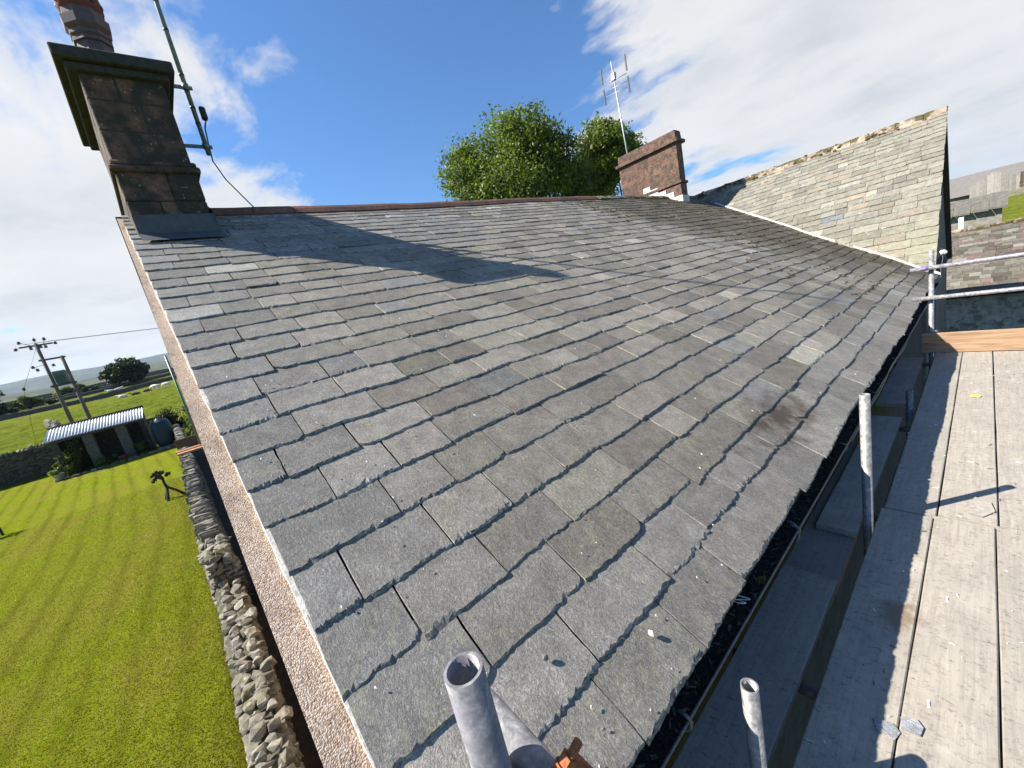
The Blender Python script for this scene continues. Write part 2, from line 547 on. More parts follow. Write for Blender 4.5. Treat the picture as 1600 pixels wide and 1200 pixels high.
MAT['white_paint'] = m_simple('white_paint', (0.75, 0.74, 0.70), 0.6)
MAT['soil'] = m_simple('yard_earth', (0.022, 0.019, 0.016), 1.0, 6, 0.4, 0.8, 0.05)  # earth darkened to stand in for shade under the scaffold platform
MAT['grey_stone'] = m_simple('grey_rubble', (0.20, 0.19, 0.165), 0.95, 6, 0.4, 0.8, 0.03)
MAT['alu'] = m_simple('dull_aluminium', (0.42, 0.44, 0.45), 0.45, 30, 0.15, 0.1, 0.001, 0.6)
MAT['tube_paint'] = m_simple('green_grey_mast', (0.17, 0.20, 0.19), 0.5, 30, 0.3, 0.2, 0.001, 0.4)

MAT['ridge_stone'] = m_simple('ridge_stone', (0.30, 0.235, 0.18), 0.95, 12, 0.4, 0.6, 0.01, col2=(0.07, 0.058, 0.02), c2scale=3.5, c2=(0.46, 0.58))
MAT['moss_ridge'] = m_simple('mossy_ridge', (0.26, 0.22, 0.17), 0.95, 14, 0.45, 0.7, 0.012, col2=(0.06, 0.05, 0.02), c2scale=3.0, c2=(0.44, 0.56))
MAT['wall_rubble'] = m_simple('pale_rubble', (0.42, 0.39, 0.31), 0.95, 7, 0.4, 0.9, 0.03, col2=(0.20, 0.18, 0.14), c2scale=4, c2=(0.5, 0.62))

# ================================================================== the setting
PL = [(-20000, -5), (0, -5), (45, -5), (60, -4.1), (112, -1.2), (170, 1.0), (300, 3.8), (500, 8.2), (800, 14), (1200, 13), (2500, 5), (14000, 0)]
PR = [(-20000, -5), (0, -5), (27, -5), (60, -2.1), (120, -0.2), (150, 0.4), (400, 3), (1500, 6), (14000, 0)]


def terrain(x, y):
    a = np.interp(-x, [p[0] for p in PL], [p[1] for p in PL])
    b = np.interp(y, [p[0] for p in PR], [p[1] for p in PR])
    k = 1.2
    m = max(a, b)
    return float(m + math.log(math.exp((a-m)*k) + math.exp((b-m)*k) - 1*math.exp((-5-m)*k) + 1e-9)/k) if m > -4.99 else -5.0


def spaced(edges):
    r = []
    for a, b, n in edges:
        r += [a + (b-a)*i/n for i in range(n)]
    return r + [edges[-1][1]]


gx = spaced([(-9000, -1500, 10), (-1500, -400, 16), (-400, -100, 30), (-100, -40, 20), (-40, 40, 16), (40, 400, 8), (400, 9000, 8)])
gy = spaced([(-9000, -800, 10), (-800, -150, 12), (-150, 20, 30), (20, 160, 34), (160, 600, 10), (600, 9000, 10)])
b = MB()
vs, fs = [], []
for x in gx:
    for y in gy:
        z = terrain(x, y)
        d = math.hypot(x, y)
        if z > -4.5:
            z += nz(x*.006, y*.006, 5)*min(2.0, max(0, d-260)*.004)
        vs.append((x, y, z))
m_ = len(gy)
for i in range(len(gx)-1):
    for j in range(m_-1):
        fs.append((i*m_+j, (i+1)*m_+j, (i+1)*m_+j+1, i*m_+j+1))
b.add(vs, fs, smooth=True)
tag(b.build('ground', MAT['field']), kind='structure')


def gable_y(x):
    return 0.085 + 0.03*x


def verge_w(x):                   # width of the pebble-dashed wall head outside the slates
    return float(np.interp(-x, [0.5, 1.5, 3.5, 4.8, 11], [.105, .095, .066, .042, .045]))


def wall_y(x):                    # lawn side foot of the dry stone wall
    return float(np.interp(-x, [-6, 4, 6, 8.1, 10, 12.3, 17, 22, 36.3, 46], [-0.86, -.88, -.91, -.97, -1.02, -1.18, -1.41, -1.6, -2.28, -2.9]))


b = MB()
xs = spaced([(-46, -20, 13), (-20, 6, 26)])
vs, fs = [], []
for x in xs:
    y1 = wall_y(x) + 0.1
    for k in range(13):
        vs.append((x, -45 + (y1+45)*(k/12)**0.6, -4.992))
for i in range(len(xs)-1):
    for k in range(12):
        fs.append((i*13+k, (i+1)*13+k, (i+1)*13+k+1, i*13+k+1))
b.add(vs, fs)
tag(b.build('lawn', MAT['lawn']), kind='structure')
b = MB()
vs, fs = [], []
for x in xs:
    vs += [(x, wall_y(x)+0.1, -4.988), (x, 26, -4.988)]
for i in range(len(xs)-1):
    fs.append((2*i, 2*i+2, 2*i+3, 2*i+1))
b.add(vs, fs)
tag(b.build('yard', MAT['soil']), kind='structure')


def grass(name, n, seed):
    r = np.random.default_rng(seed)
    x = -4.5 - 22*r.random(n)**1.7
    y0 = np.interp(-x, [4, 6, 8.1, 10, 12.3, 17, 22, 36.3], [-.88, -.91, -.97, -1.02, -1.18, -1.41, -1.6, -2.28])
    y = y0 - 11*r.random(n)**1.5 + .05
    a = r.random(n)*6.283
    h = .018 + .030*r.random(n)**2
    edge = np.clip(1-(y0-y)/.18, 0, 1)
    h *= 1 + 2.2*edge
    w_ = .004 + .005*r.random(n)
    lx, ly = r.normal(0, .5, n)*h, r.normal(0, .5, n)*h
    z = np.full(n, -4.993)
    V = np.empty((n, 3, 3), np.float32)
    V[:, 0] = np.stack([x-np.cos(a)*w_, y-np.sin(a)*w_, z], 1)
    V[:, 1] = np.stack([x+np.cos(a)*w_, y+np.sin(a)*w_, z], 1)
    V[:, 2] = np.stack([x+lx, y+ly, z+h], 1)
    me = bpy.data.meshes.new(name)
    me.vertices.add(3*n)
    me.vertices.foreach_set('co', V.ravel())
    me.loops.add(3*n)
    me.loops.foreach_set('vertex_index', np.arange(3*n, dtype=np.int32))
    me.polygons.add(n)
    me.polygons.foreach_set('loop_start', np.arange(0, 3*n, 3, dtype=np.int32))
    t = .55 + .9*r.random(n)
    col = np.stack([t*(.9+.5*r.random(n)), t, t*.9, np.ones(n)], 1).astype(np.float32)
    at = me.attributes.new('tint', 'FLOAT_COLOR', 'FACE')
    at.data.foreach_set('color', col.ravel())
    me.materials.append(MAT['blade'])
    me.update(calc_edges=True)
    me.validate()
    o = bpy.data.objects.new(name, me)
    COL.objects.link(o)
    return tag(o, 'short mown grass of the lawn beside the wall', 'grass', kind='stuff')


grass('lawn_grass', 240000, 4)


def fell(name, dist, prof, depth, base):
    """a far hill: ridge line given as (azimuth degrees, tan elevation)"""
    b = MB()
    vs, fs = [], []
    n = 150
    a0, a1 = prof[0][0], prof[-1][0]
    for i in range(n+1):
        az = a0 + (a1-a0)*i/n
        e = np.interp(az, [p[0] for p in prof], [p[1] for p in prof])
        e += nz(az*.35, dist)*.0016 + nz(az*1.3, dist)*.0008
        for k in range(7):
            t = k/6
            d = dist - depth*(1-t)
            h = base + (e*dist - base)*(t*t*(3-2*t)) + nz(az*.8, t*4, dist)*e*dist*.10*math.sin(t*math.pi)
            vs.append((math.sin(R(az))*d, math.cos(R(az))*d, h))
        vs.append((math.sin(R(az))*(dist+depth*.8), math.cos(R(az))*(dist+depth*.8), base))
    for i in range(n):
        for k in range(7):
            fs.append((i*8+k, i*8+k+1, (i+1)*8+k+1, (i+1)*8+k))
    b.add(vs, fs, smooth=True)
    tag(b.build(name, MAT['hill']), kind='structure')


fell('hill', 3300, [(-165, .012), (-140, .02), (-118, .022), (-104, .030), (-101, .0290), (-97.5, .031), (-95, .037), (-92, .034), (-85, .033), (-60, .03), (-35, .012)], 1700, 2)
fell('hill', 6800, [(-170, .02), (-140, .03), (-118, .036), (-106, .0445), (-100, .050), (-96.5, .047), (-94.5, .0475), (-91.5, .049), (-82, .045), (-60, .04), (-30, .02)], 2400, 2)

# ================================================================== slates
C30, S30 = math.cos(R(30)), 0.5


def roof_pt(s, u, h=0.0):
    w_ = wave(s, u) + h
    return Vector((-0.55 - C30*s + S30*w_, u, -1.2 + S30*s + C30*w_))


def wave(s, u):
    a = min(1.0, max(0.0, (u-1.5)/6))
    return (nz(s*.55, u*.42, 3.3)*.045 + nz(s*1.4, u*1.1, 8.1)*.014)*a + nz(s*2.5, u*2.2, 1.0)*.004


def ridge_x(u):
    return float(np.interp(u, [-1, .75, 1.84, 4.5, 7.78, 10.85, 14.5], [-5.47, -5.49, -5.53, -5.73, -6.05, -6.24, -6.2]))


def ridge_s(u):
    return (-0.55 - ridge_x(u))/C30


def slate_mesh(frame, sb, st, u0, u1, lvl, tint, t, lift, skew=0.0, clip=(0, 0), seed=0):
    """one slate as (verts, faces, smooth): chipped lower edge, slightly uneven top"""
    q = random.Random(seed)
    nx, ny = ((26, 5), (11, 3), (4, 1))[lvl]
    wd = u1-u0
    amp = (.0022, .0016, 0)[lvl]
    V, F, S = [], [], []
    chipk = q.uniform(.5, 1.25)
    prev = q.uniform(.2, .8)
    es, chips, us = [], [], []
    for i in range(nx+1):
        f = i/nx
        if 0 < i < nx:
            f += q.uniform(-.32, .32)/nx
        us.append(u0 + wd*f)
        prev = min(1, max(0, prev + q.uniform(-.5, .5)))
        e = q.uniform(-.0022, .0022) + skew*(f-.5) + .003*math.sin(f*5+seed)
        e += clip[0]*max(0, 1-f/.10)**1.5 + clip[1]*max(0, 1-(1-f)/.10)**1.5
        es.append(e)
        chips.append(chipk*(.005 + .010*prev*prev + (q.random() < .28)*q.uniform(.003, .012)))
    side = [q.uniform(-.0025, .0025) for _ in range(2*(ny+1))]
    top = []
    for j in range(ny+1):
        g_ = (j/ny)**1.15
        for i in range(nx+1):
            sB = sb + es[i] + chips[i]
            s_ = sB + (st - sB)*g_
            uu = us[i] + (side[j] if i == 0 else side[ny+1+j] if i == nx else 0)
            fr = (s_-sb)/(st-sb)
            h = t + lift*(1-fr) + amp*nz(uu*14+seed, s_*14)
            V.append(frame(s_, uu, h))
    for j in range(ny):
        for i in range(nx):
            a = j*(nx+1)+i
            F.append((a, a+1, a+nx+2, a+nx+1))
            S.append(True)
    ntop = len(F)
    r0 = len(V)                                   # the broken edge has vertices of its own: a crisp arris
    V += [V[i] for i in range(nx+1)]
    if lvl < 2:
        base = len(V)
        for i in range(nx+1):
            V.append(frame(sb + es[i] + chips[i]*q.uniform(.15, .65), us[i], lift + t*q.uniform(.35, .72)))
        low = len(V)
        for i in range(nx+1):
            V.append(frame(sb + es[i] - .001, us[i], lift + t*.02))
        for i in range(nx):
            F.append((base+i, base+i+1, r0+i+1, r0+i))
            F.append((low+i, low+i+1, base+i+1, base+i))
    else:
        low = len(V)
        for i in range(nx+1):
            V.append(frame(sb + es[i], us[i], lift))
        for i in range(nx):
            F.append((low+i, low+i+1, r0+i+1, r0+i))
    # sides and underside of the tail
    e0 = len(V)
    V.append(frame(st, u0, 0.0))
    V.append(frame(st, u1, 0.0))
    lc = len(V)
    V += [V[j*(nx+1)] for j in range(ny+1)] + [V[j*(nx+1)+nx] for j in range(ny+1)]
    F.append(tuple([low] + [lc+j for j in range(ny+1)] + [e0]))
    F.append(tuple([e0+1] + [lc+ny+1+j for j in range(ny, -1, -1)] + [low+nx]))
    F.append(tuple([e0, e0+1] + [low+i for i in range(nx, -1, -1)]))
    S += [False]*(len(F)-len(S))
    T = [(tint[0], tint[1], tint[2])]*ntop
    for i in range(len(F)-ntop):
        k = q.uniform(.6, 1.7)
        T.append((tint[0]*k, tint[1]*k, tint[2]*k))
    return V, F, S, T


# ------------------------------------------------------------------ the house
house = thing('stone_house', 'pebble-dashed house whose grey slate roof fills the view', 'house', (-5.5, 6.0, -5.0))

# walls
b = MB()
gp = [(-0.60, -5.0)] + [(x, -1.2+(-.55-x)*.57735-.012) for x in (-.60, -1.0, -1.5, -2.0, -2.5, -3.0, -3.5, -4.0, -4.5, -5.0, -5.5)] + [(-10.4, -1.40), (-10.4, -5.0)]
outer = [(x, gable_y(x)-verge_w(x), z) for x, z in gp]
inner = [(x, gable_y(x)+.40, z-.05) for x, z in gp]
n = len(gp)
b.add(outer + inner, [tuple(range(n)), tuple(n+i for i in reversed(range(n)))] + [(i, i+n, (i+1) % n+n, (i+1) % n) for i in range(n)])
b.build('gable_wall', MAT['roughcast'], house)
b = MB()
b.box((-1.15, 0.52, -5.0), (-0.74, 12.2, -1.36), tint=(.3, .3, .3))  # dark tint paints in the shade below eaves and scaffold boards
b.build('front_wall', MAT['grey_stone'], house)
b = MB()
b.box((-10.38, 0.2, -5.0), (-9.95, 16.4, -1.40))
b.build('rear_wall', MAT['grey_stone'], house)

# roof: boarded deck, slates nailed on it
b = MB()
vs, fs = [], []
NS, NU = 24, 48
for i in range(NS+1):
    for j in range(NU+1):
        u = -0.05 + (14.3+.05)*j/NU
        sr = ridge_s(u)
        s = sr*i/NS
        if j == 0:
            u = .0685 - .026*s + .02
        vs.append(roof_pt(s, u, -.012))
for i in range(NS):
    for j in range(NU):
        a = i*(NU+1)+j
        fs.append((a, a+1, a+NU+2, a+NU+1))
b.add(vs, fs)
vs2, fs2 = [], []
for j in range(NU+1):                            # the slope behind the ridge
    u = -0.05 + 14.35*j/NU
    rx = ridge_x(u)
    rz = -1.2 + (-.55-rx)*.57735
    ex = rx - 5.15
    k = len(vs2)
    vs2 += [(rx, (gable_y(rx)-.05) if j == 0 else u, rz), (ex, (gable_y(ex)-.06) if j == 0 else u, rz - 2.97),
            (rx, (gable_y(rx)-.05) if j == 0 else u, rz-.05), (ex, (gable_y(ex)-.06) if j == 0 else u, rz - 3.02)]
    if j:
        fs2 += [(k-4, k, k+1, k-3), (k-2, k-1, k+3, k+2), (k-3, k+1, k+3, k-1)]
    else:
        fs2 += [(0, 1, 3, 2)]
b.add(vs2, fs2, tint=(.12, .12, .12))
roof = b.build('roof', MAT['deck'], house)

COURSE = [0, .19, .37, .573, .78, 1.0, 1.21, 1.415, 1.61, 1.815, 2.01, 2.22, 2.42, 2.62, 2.82, 3.03, 3.23, 3.43, 3.62, 3.81, 4.0,
          4.18, 4.36, 4.53, 4.70, 4.86, 5.02, 5.18, 5.33, 5.48, 5.61, 5.72]
KNOWN = {0: [.30, .60, .96, 1.31, 1.65], 1: [.35, .65, 1.08, 1.41, 1.74], 2: [.39, .81, 1.2, 1.62], 3: [.28, .61, .97, 1.42],
         4: [.19, .52, .82, 1.16], 5: [.44, .70, .99], 6: [.27, .55, .82], 7: [.16, .46, .84, 1.2], 8: [.29, .66], 9: [.24, .56]}


def course_s(k, u):
    s = COURSE[k]
    if s > 2.6:
        s = 2.6 + (s-2.6)*(ridge_s(u)-2.6)/(5.72-2.6)
    return s + nz(u*.9, k*1.7, 4.0)*.010 + (nz(u*.45, s*.3, 9.0)*.035 if u > 3 else 0)*min(1, (u-3)/4 if u > 3 else 0)


def slate_tint(s, u, q):
    k = q.uniform(.70, 1.20)
    if q.random() < .06:
        k *= 1.45
    blue = np.array([.168, .166, .158])
    grey = np.array([.184, .172, .149])
    green = np.array([.182, .174, .143])
    brown = np.array([.188, .171, .149])
    wv = min(1, max(0, 1.15 - (u + .02*s)/.75)) if s > .3 else .55     # new blue slates along the verge
    if s > 3.9 and u < 3.5:
        wv = max(wv, .75)
    pick = q.random()
    c = grey if pick < .50 else green if pick < .76 else brown if pick < .97 else blue
    c = c*(1-wv) + blue*wv
    c = c*(1-.25*wv) if False else c
    old = min(1, max(0, (u-7.8 + (s-2.0)*.35 + nz(u, s)*.8)/1.6))
    c = c*(1-old) + np.array([.088, .078, .062])*old
    k = 1 + (k-1)*(1-.35*wv)
    return tuple(float(x) for x in c*k*np.array([1.12, 1.09, 1.07]))


slates = []                                       # (size on screen, builder args)
sq = random.Random(5)
for k in range(len(COURSE)-1):
    u_end = 10.98 + (-.2 + .5*COURSE[k])/1.05 + .12
    s0 = COURSE[k]
    uv = .0685 - .026*s0 - .012
    joints = [uv + sq.uniform(-.006, .006)] + KNOWN.get(k, [])
    avg = .345 - .085*k/31
    if k not in KNOWN:
        joints.append(joints[0] + avg*(sq.uniform(.8, 1.2) if k % 2 else sq.uniform(.45, .7)))
    while joints[-1] < u_end:
        x = joints[-1]
        old = x > 8.5
        joints.append(x + avg*sq.uniform(.68, 1.34)*(1.15 if old else 1))
    for a, c in zip(joints, joints[1:]):
        um = (a+c)/2
        sbx = course_s(k, um)
        top = course_s(k+1, um) if k+1 < len(COURSE) else sbx+.15
        st = sbx + (top-sbx)*1.32
        st = min(st, ridge_s(um)+.02)
        if st - sbx < .05:
            continue
        P = roof_pt(sbx, um)
        depth = P.length
        sz = (c-a)*(top-sbx)/depth**2*max(.05, (-P).normalized().dot(Vector((S30, 0, C30))))
        inframe = P.dot(fw) > .15
        slates.append((sz if inframe else 0, k, a, c, sbx, st))
slates.sort(key=lambda r_: -r_[0])
rest = MB()
for i, (sz, k, a, c, sbx, st) in enumerate(slates):
    q = random.Random(1000+i)
    lvl = 0 if i < 95 else 1 if i < 420 else 2
    t = q.uniform(.0075, .0105)
    lift = q.uniform(.0102, .0128)
    if q.random() < .07:
        lift += q.uniform(.002, .006)
    gap = q.uniform(.004, .010)
    jit = q.gauss(0, .0045)
    if a > 7.5:
        jit *= 1.6
        lift += q.uniform(0, .003)
    cl = (q.uniform(.012, .03) if q.random() < .22 else 0, q.uniform(.01, .03) if q.random() < .18 else 0)
    tn = slate_tint(sbx, (a+c)/2, q)
    V, F, S, TN = slate_mesh(roof_pt, sbx+jit, st, a+gap*.5, c-gap*.5, lvl, tn, t, lift, q.uniform(-.010, .010), cl, i+1)
    if i < 300:
        mb = MB()
        mb.v = [tuple(p) for p in V]
        mb.f = F
        mb.sm = S
        mb.t = TN
        mb.build('slate', MAT['slate'], roof, loc=tuple(roof_pt(sbx, a)))
    else:
        o0 = len(rest.v)
        rest.v += [tuple(p) for p in V]
        rest.f += [tuple(x+o0 for x in f) for f in F]
        rest.sm += S
        rest.t += TN
o = rest.build('distant_slates', MAT['slate'], roof)
tag(o, kind='stuff')

# mortar under the verge
b = MB()
vs, fs = [], []
N = 90
for i in range(N+1):
    s = -.01 + 5.3*i/N
    x = -.55 - C30*s
    y = gable_y(x)
    j1, j2 = nz(s*9, 1)*.006, nz(s*7, 5)*.006
    vs += [roof_pt(s, y-.013+j1, .004+j2*.5), roof_pt(s, y-.016+j1, -.035), roof_pt(s, y+.045, -.035), roof_pt(s, y+.045, .004)]
    if i:
        k = 4*i
        fs += [(k-4, k, k+1, k-3), (k-3, k+1, k+2, k-2), (k-4, k-1, k+3, k)]
b.add(vs, fs)
b.build('verge_mortar', MAT['mortar'], house)

# ridge tiles
u = 0.62
while u < 13.9:
    ln = .44
    old = u > 8.4
    mb = MB()
    vs, fs = [], []
    prof = [(-.13, -.052), (-.075, .012), (-.03, .050), (0, .060), (.03, .050), (.075, .012), (.13, -.052)]
    if old:
        prof = [(x*1.15, z*.85+.0) for x, z in prof]
    nseg = 4
    for e in range(nseg+1):
        uu = u + (ln-.008)*e/nseg
        rx = ridge_x(uu)
        rz = -1.2 + (-.55-rx)*.57735 + wave(ridge_s(uu), uu)*.866
        for x, z in prof:
            wob = (nz(uu*7, x*30, 2)*.022) if old else nz(uu*3, 0, 2)*.004
            vs.append((rx+x, uu, rz+z+wob+.012))
        for x, z in reversed(prof):
            vs.append((rx+x*.86, uu, rz+z-.012))
    w2 = len(prof)*2
    for e in range(nseg):
        for i in range(w2):
            fs.append((e*w2+i, e*w2+(i+1) % w2, (e+1)*w2+(i+1) % w2, (e+1)*w2+i))
    fs += [tuple(range(w2))[::-1], tuple(nseg*w2+i for i in range(w2))]
    kk = rng.uniform(.8, 1.15)
    mb.add(vs, fs, tint=(kk, kk, kk) if not old else (kk*.9, kk*1.1, kk*.9))
    mb.build('ridge_tile', MAT['ridge'] if not old else MAT['moss_ridge'] if 'moss_ridge' in MAT else MAT['ridge'], house)
    u += ln


def stack(parent, x0, x1, y0, y1, courses, mat, seed, nxb=3, nyb=2, name='stone_block'):
    """squared stones laid in courses; (z0, z1, grow) per course"""
    q = random.Random(seed)
    for ci, (z0, z1, gr) in enumerate(courses):
        xe = [x0-gr] + sorted(x0 + (x1-x0)*((i + (.28 if ci % 2 else -.12))/nxb + q.uniform(-.04, .04)) for i in range(1, nxb)) + [x1+gr]
        ye = [y0-gr] + [y0 + (y1-y0)*((i + (.2 if ci % 2 else -.2))/nyb) for i in range(1, nyb)] + [y1+gr]
        for a, c in zip(xe, xe[1:]):
            for d, e in zip(ye, ye[1:]):
                mb = MB()
                k = q.uniform(.75, 1.2)
                g_ = .0055
                mb.box((a+g_, d+g_, z0+g_*.6), (c-g_, e-g_, z1-g_*.6), tint=(k, k*q.uniform(.92, 1.05), k*q.uniform(.9, 1.05)), bev=.008)
                mb.build(name, mat, parent)


# gable chimney
X0, X1, Y0, Y1 = -6.22, -4.76, 0.00, 0.575
mb = MB()
mb.box((X0+.02, Y0+.02, 0.2), (X1-.02, Y1-.02, 2.60))
ch = mb.build('chimney', MAT['mortar_dark'] if 'mortar_dark' in MAT else MAT['cap_stone'], house)
ch['label'] = 'tall dark sandstone chimney at the gable end with moulded cap'
stack(ch, X0, X1, Y0-.01, Y1, [(.55, .98, 0), (.98, 1.28, 0), (1.28, 1.56, 0), (1.56, 1.81, 0), (1.89, 2.14, -.012), (2.14, 2.38, -.012), (2.38, 2.58, -.012)], MAT['sooty_shade_stone'], 3)
mb = MB()
for z0, z1, gr in ((1.80, 1.855, .030), (1.855, 1.90, .012)):
    mb.box((X0-gr, Y0-gr, z0), (X1+gr, Y1+gr, z1-.002), bev=.012)
mb.build('string_course', MAT['sooty_shade_stone'], ch)
mb = MB()
for z0, z1, gr in ((2.575, 2.63, .035), (2.632, 2.72, .085)):
    mb.box((X0-gr, Y0-gr-.02, z0), (X1+gr, Y1+gr, z1), bev=.009)
mb.build('cap', MAT['cap_stone'], ch)
# lead apron
mb = MB()
zr = lambda x: -1.2 + (-.55-x)*.57735
mb.add([(X1+.018, Y0-.005, zr(X1)+.05), (X1+.018, Y1+.03, zr(X1)+.05), (X1+.012, Y1+.02, zr(X1)+.21), (X1+.012, Y0-.005, zr(X1)+.21),
        (X1+.16, Y0+.0, zr(X1+.16)+.045), (X1+.15, Y1+.05, zr(X1+.15)+.045)], [(0, 1, 2, 3), (4, 5, 1, 0)])
mb.add([(X1+.02, Y1+.012, zr(X1)+.04), (X1+.02, Y1+.012, zr(X1)+.24), (X0+.7, Y1+.012, zr(X0+.7)+.24), (X0+.7, Y1+.012, zr(X0+.7)+.03),
        (X1+.10, Y1+.07, zr(X1+.1)+.045), (X0+.7, Y1+.07, zr(X0+.7)+.045)], [(0, 1, 2, 3), (0, 3, 5, 4)])
mb.build('lead_flashing', MAT['lead'], ch)
# octagonal pots
for px in (-5.22,):
    mb = MB()
    prof = [(.20, 2.70), (.185, 2.76), (.150, 2.77), (.125, 3.04), (.142, 3.045), (.142, 3.075), (.130, 3.08), (.148, 3.10), (.148, 3.125), (.137, 3.13),
            (.166, 3.165), (.171, 3.235), (.147, 3.245), (.147, 3.30), (.113, 3.30), (.108, 3.1)]
    mb.lathe(prof, 8, (px, .215, 0), smooth=False, phase=R(22.5))
    pot = mb.build('chimney_pot', MAT['pot'], ch)
    mb = MB()
    mb.lathe([(.12, 3.28), (.150, 3.31), (.160, 3.37), (.145, 3.47), (.10, 3.55), (.0, 3.57)], 18, (px, .215, 0))
    mb.build('cowl', MAT['terracotta'], pot)
    mb = MB()
    for k in range(10):
        t = k*2*math.pi/10
        M = Matrix.Translation((px + .158*math.cos(t), .215 + .158*math.sin(t), 3.365)) @ Matrix.Rotation(t, 4, 'Z') @ Matrix.Rotation(R(90), 4, 'Y')
        mb.lathe([(.0, .004), (.017, .004), (.017, -.02)], 8, M=M)
    mb.build('vent_hole', MAT['iron'], pot)

# like the gable itself the stack stands a little askew
for o in [ch] + list(ch.children_recursive):
    for v in o.data.vertices:
        v.co.y += .045*(v.co.x - X1)

# far chimney on the ridge
FX0, FX1, FY0, FY1 = -7.62, -5.68, 12.14, 12.52
mb = MB()
mb.box((FX0+.02, FY0+.02, 0.6), (FX1-.02, FY1-.02, 3.70))
ch2 = mb.build('chimney', MAT['sandstone'], house)
ch2['label'] = 'broad red sandstone chimney on the ridge before the far wing'
stack(ch2, FX0, FX1, FY0, FY1, [(1.0, 1.5, 0), (1.5, 1.95, 0), (1.95, 2.30, 0), (2.38, 2.75, -.01), (2.75, 3.10, -.01), (3.10, 3.40, -.01), (3.50, 3.62, -.005), (3.62, 3.74, -.02)],
      MAT['sandstone'], 9, 4, 1)
for nm, z0, z1, gr in (('string_course', 2.30, 2.38, .035), ('cap', 3.40, 3.50, .065)):
    mb = MB()
    mb.box((FX0-gr, FY0-gr, z0+.002), (FX1+gr, FY1+gr, z1-.002), bev=.015)
    mb.build(nm, MAT['sandstone'], ch2)
mb = MB()
for a in range(5):                                # stepped white mortar fillet
    xa = FX1 + .012 - a*.24
    za = zr(xa)
    mb.box((xa-.236, FY0-.014, za-.05), (xa, FY0+.03, za+.22+.02*(a % 2)))
mb.box((FX1-.02, FY0-.016, zr(FX1)-.1), (FX1+.018, FY1+.02, zr(FX1)+.20))
mb.build('mortar_fillet', MAT['mortar'], ch2)

# gutter along the eaves
b = MB()
GX, GZ, GR = -.575, -1.284, .052
vs, fs = [], []
NG = 40
for i in range(NG+1):
    y = .03 + 10.72*i/NG
    cx = GX + .012*(i/NG) + nz(y*.6, 2)*.004
    cz = GZ + nz(y*.5, 7)*.006
    for k in range(9):
        t = math.pi + math.pi*k/8
        vs.append((cx + GR*math.cos(t), y, cz + GR*math.sin(t)))
    for k in range(9):
        t = 2*math.pi - math.pi*k/8
        vs.append((cx + (GR-.005)*math.cos(t), y, cz + (GR-.005)*math.sin(t)))
for i in range(NG):
    for k in range(18):
        fs.append((i*18+k, i*18+(k+1) % 18, (i+1)*18+(k+1) % 18, (i+1)*18+k))
b.add(vs, fs, smooth=False)
gut = b.build('gutter', MAT['iron'], house)
b = MB()
pts = []
for i in range(NG+1):
    y = .03 + 10.72*i/NG
    pts.append((GX + .012*(i/NG) + nz(y*.6, 2)*.004 + GR - .001, y, GZ + nz(y*.5, 7)*.006 + .002))
b.tube(pts, .0042, 6)
b.build('gutter_rim', MAT['lip'], gut)
for y in (.78, 1.86, 2.85, 3.9, 4.95, 6.0, 7.1, 8.3, 9.5):
    b = MB()
    pts = [(GX-.05, y, GZ-.02)] + [(GX + (GR+.006)*math.cos(t), y, GZ + (GR+.006)*math.sin(t)) for t in [math.pi + math.pi*k/8 for k in range(9)]] + \
          [(GX+GR+.004, y, GZ+.012), (GX+GR-.03, y, GZ+.018)]
    b.tube(pts, .006, 6)
    b.build('gutter_bracket', MAT['lip'], gut)
# one overflow clip bent over the rim
b = MB()
b.tube([(GX+.0, 1.875, GZ+.028), (GX+.035, 1.868, GZ+.022), (GX+.056, 1.86, GZ+.004), (GX+.056, 1.845, GZ-.03), (GX+.045, 1.84, GZ-.05)], .005, 8)
b.build('rim_clip', MAT['lip'], gut)
# fascia behind
b = MB()
b.box((-.735, .10, -1.42), (-.665, 10.8, -1.275))
b.build('fascia', MAT['iron'], house)

# debris lying in the gutter: uncountable
b = MB()
q = random.Random(77)
vs, fs = [], []
for i in range(200):
    y = .05 + 10.6*i/199
    zz = GZ - .026 + nz(y*6, 1)*.008
    vs += [(GX-.048, y, zz), (GX, y, zz+nz(y*9, 4)*.008), (GX+.046, y, zz)]
    if i:
        k = 3*i
        fs += [(k-3, k-2, k+1, k), (k-2, k-1, k+2, k+1)]
b.add(vs, fs, tint=(1, 1, 1))
for i in range(1500):
    y = .1 + 7*q.random()**1.8
    x = GX + q.uniform(-.035, .045)
    z = GZ - .022 + q.uniform(-.004, .012)
    a, c = q.uniform(0, 6.28), q.uniform(.003, .016)
    wd_ = q.uniform(.15, .5)*c
    d = Vector((math.cos(a), math.sin(a), q.uniform(-.4, .6)))*c
    e = Vector((-math.sin(a), math.cos(a), q.uniform(-.5, .5)))*wd_
    p = Vector((x, y, z))
    kk = q.choice([.5, .8, 1.2, 2.0, 5.0])
    b.add([p-d-e, p+d-e*.6, p+d+e, p-d+e*.7, p + Vector((0, 0, c*.4))], [(0, 1, 4), (1, 2, 4), (2, 3, 4), (3, 0, 4)], tint=(kk, kk*.95, kk*.85))
tag(b.build('gutter_debris', MAT['dirt'], ), 'dark soil and plant litter lying in the eaves gutter', 'debris', kind='stuff')
# ------------------------------------------------------------------ the steep wing beyond
WS = math.atan(1.05)
WC, WN = math.cos(WS), math.sin(WS)


def wing_pt(s, u, h=0.0):
    """u along X, s up the slope from z = -1.3"""
    h += nz(s*.8, u*.7, 20)*.012
    y0, z0 = 10.98 - .3/1.05, -1.3
    return Vector((u, y0 + WC*s - WN*h, z0 + WN*s + WC*h))


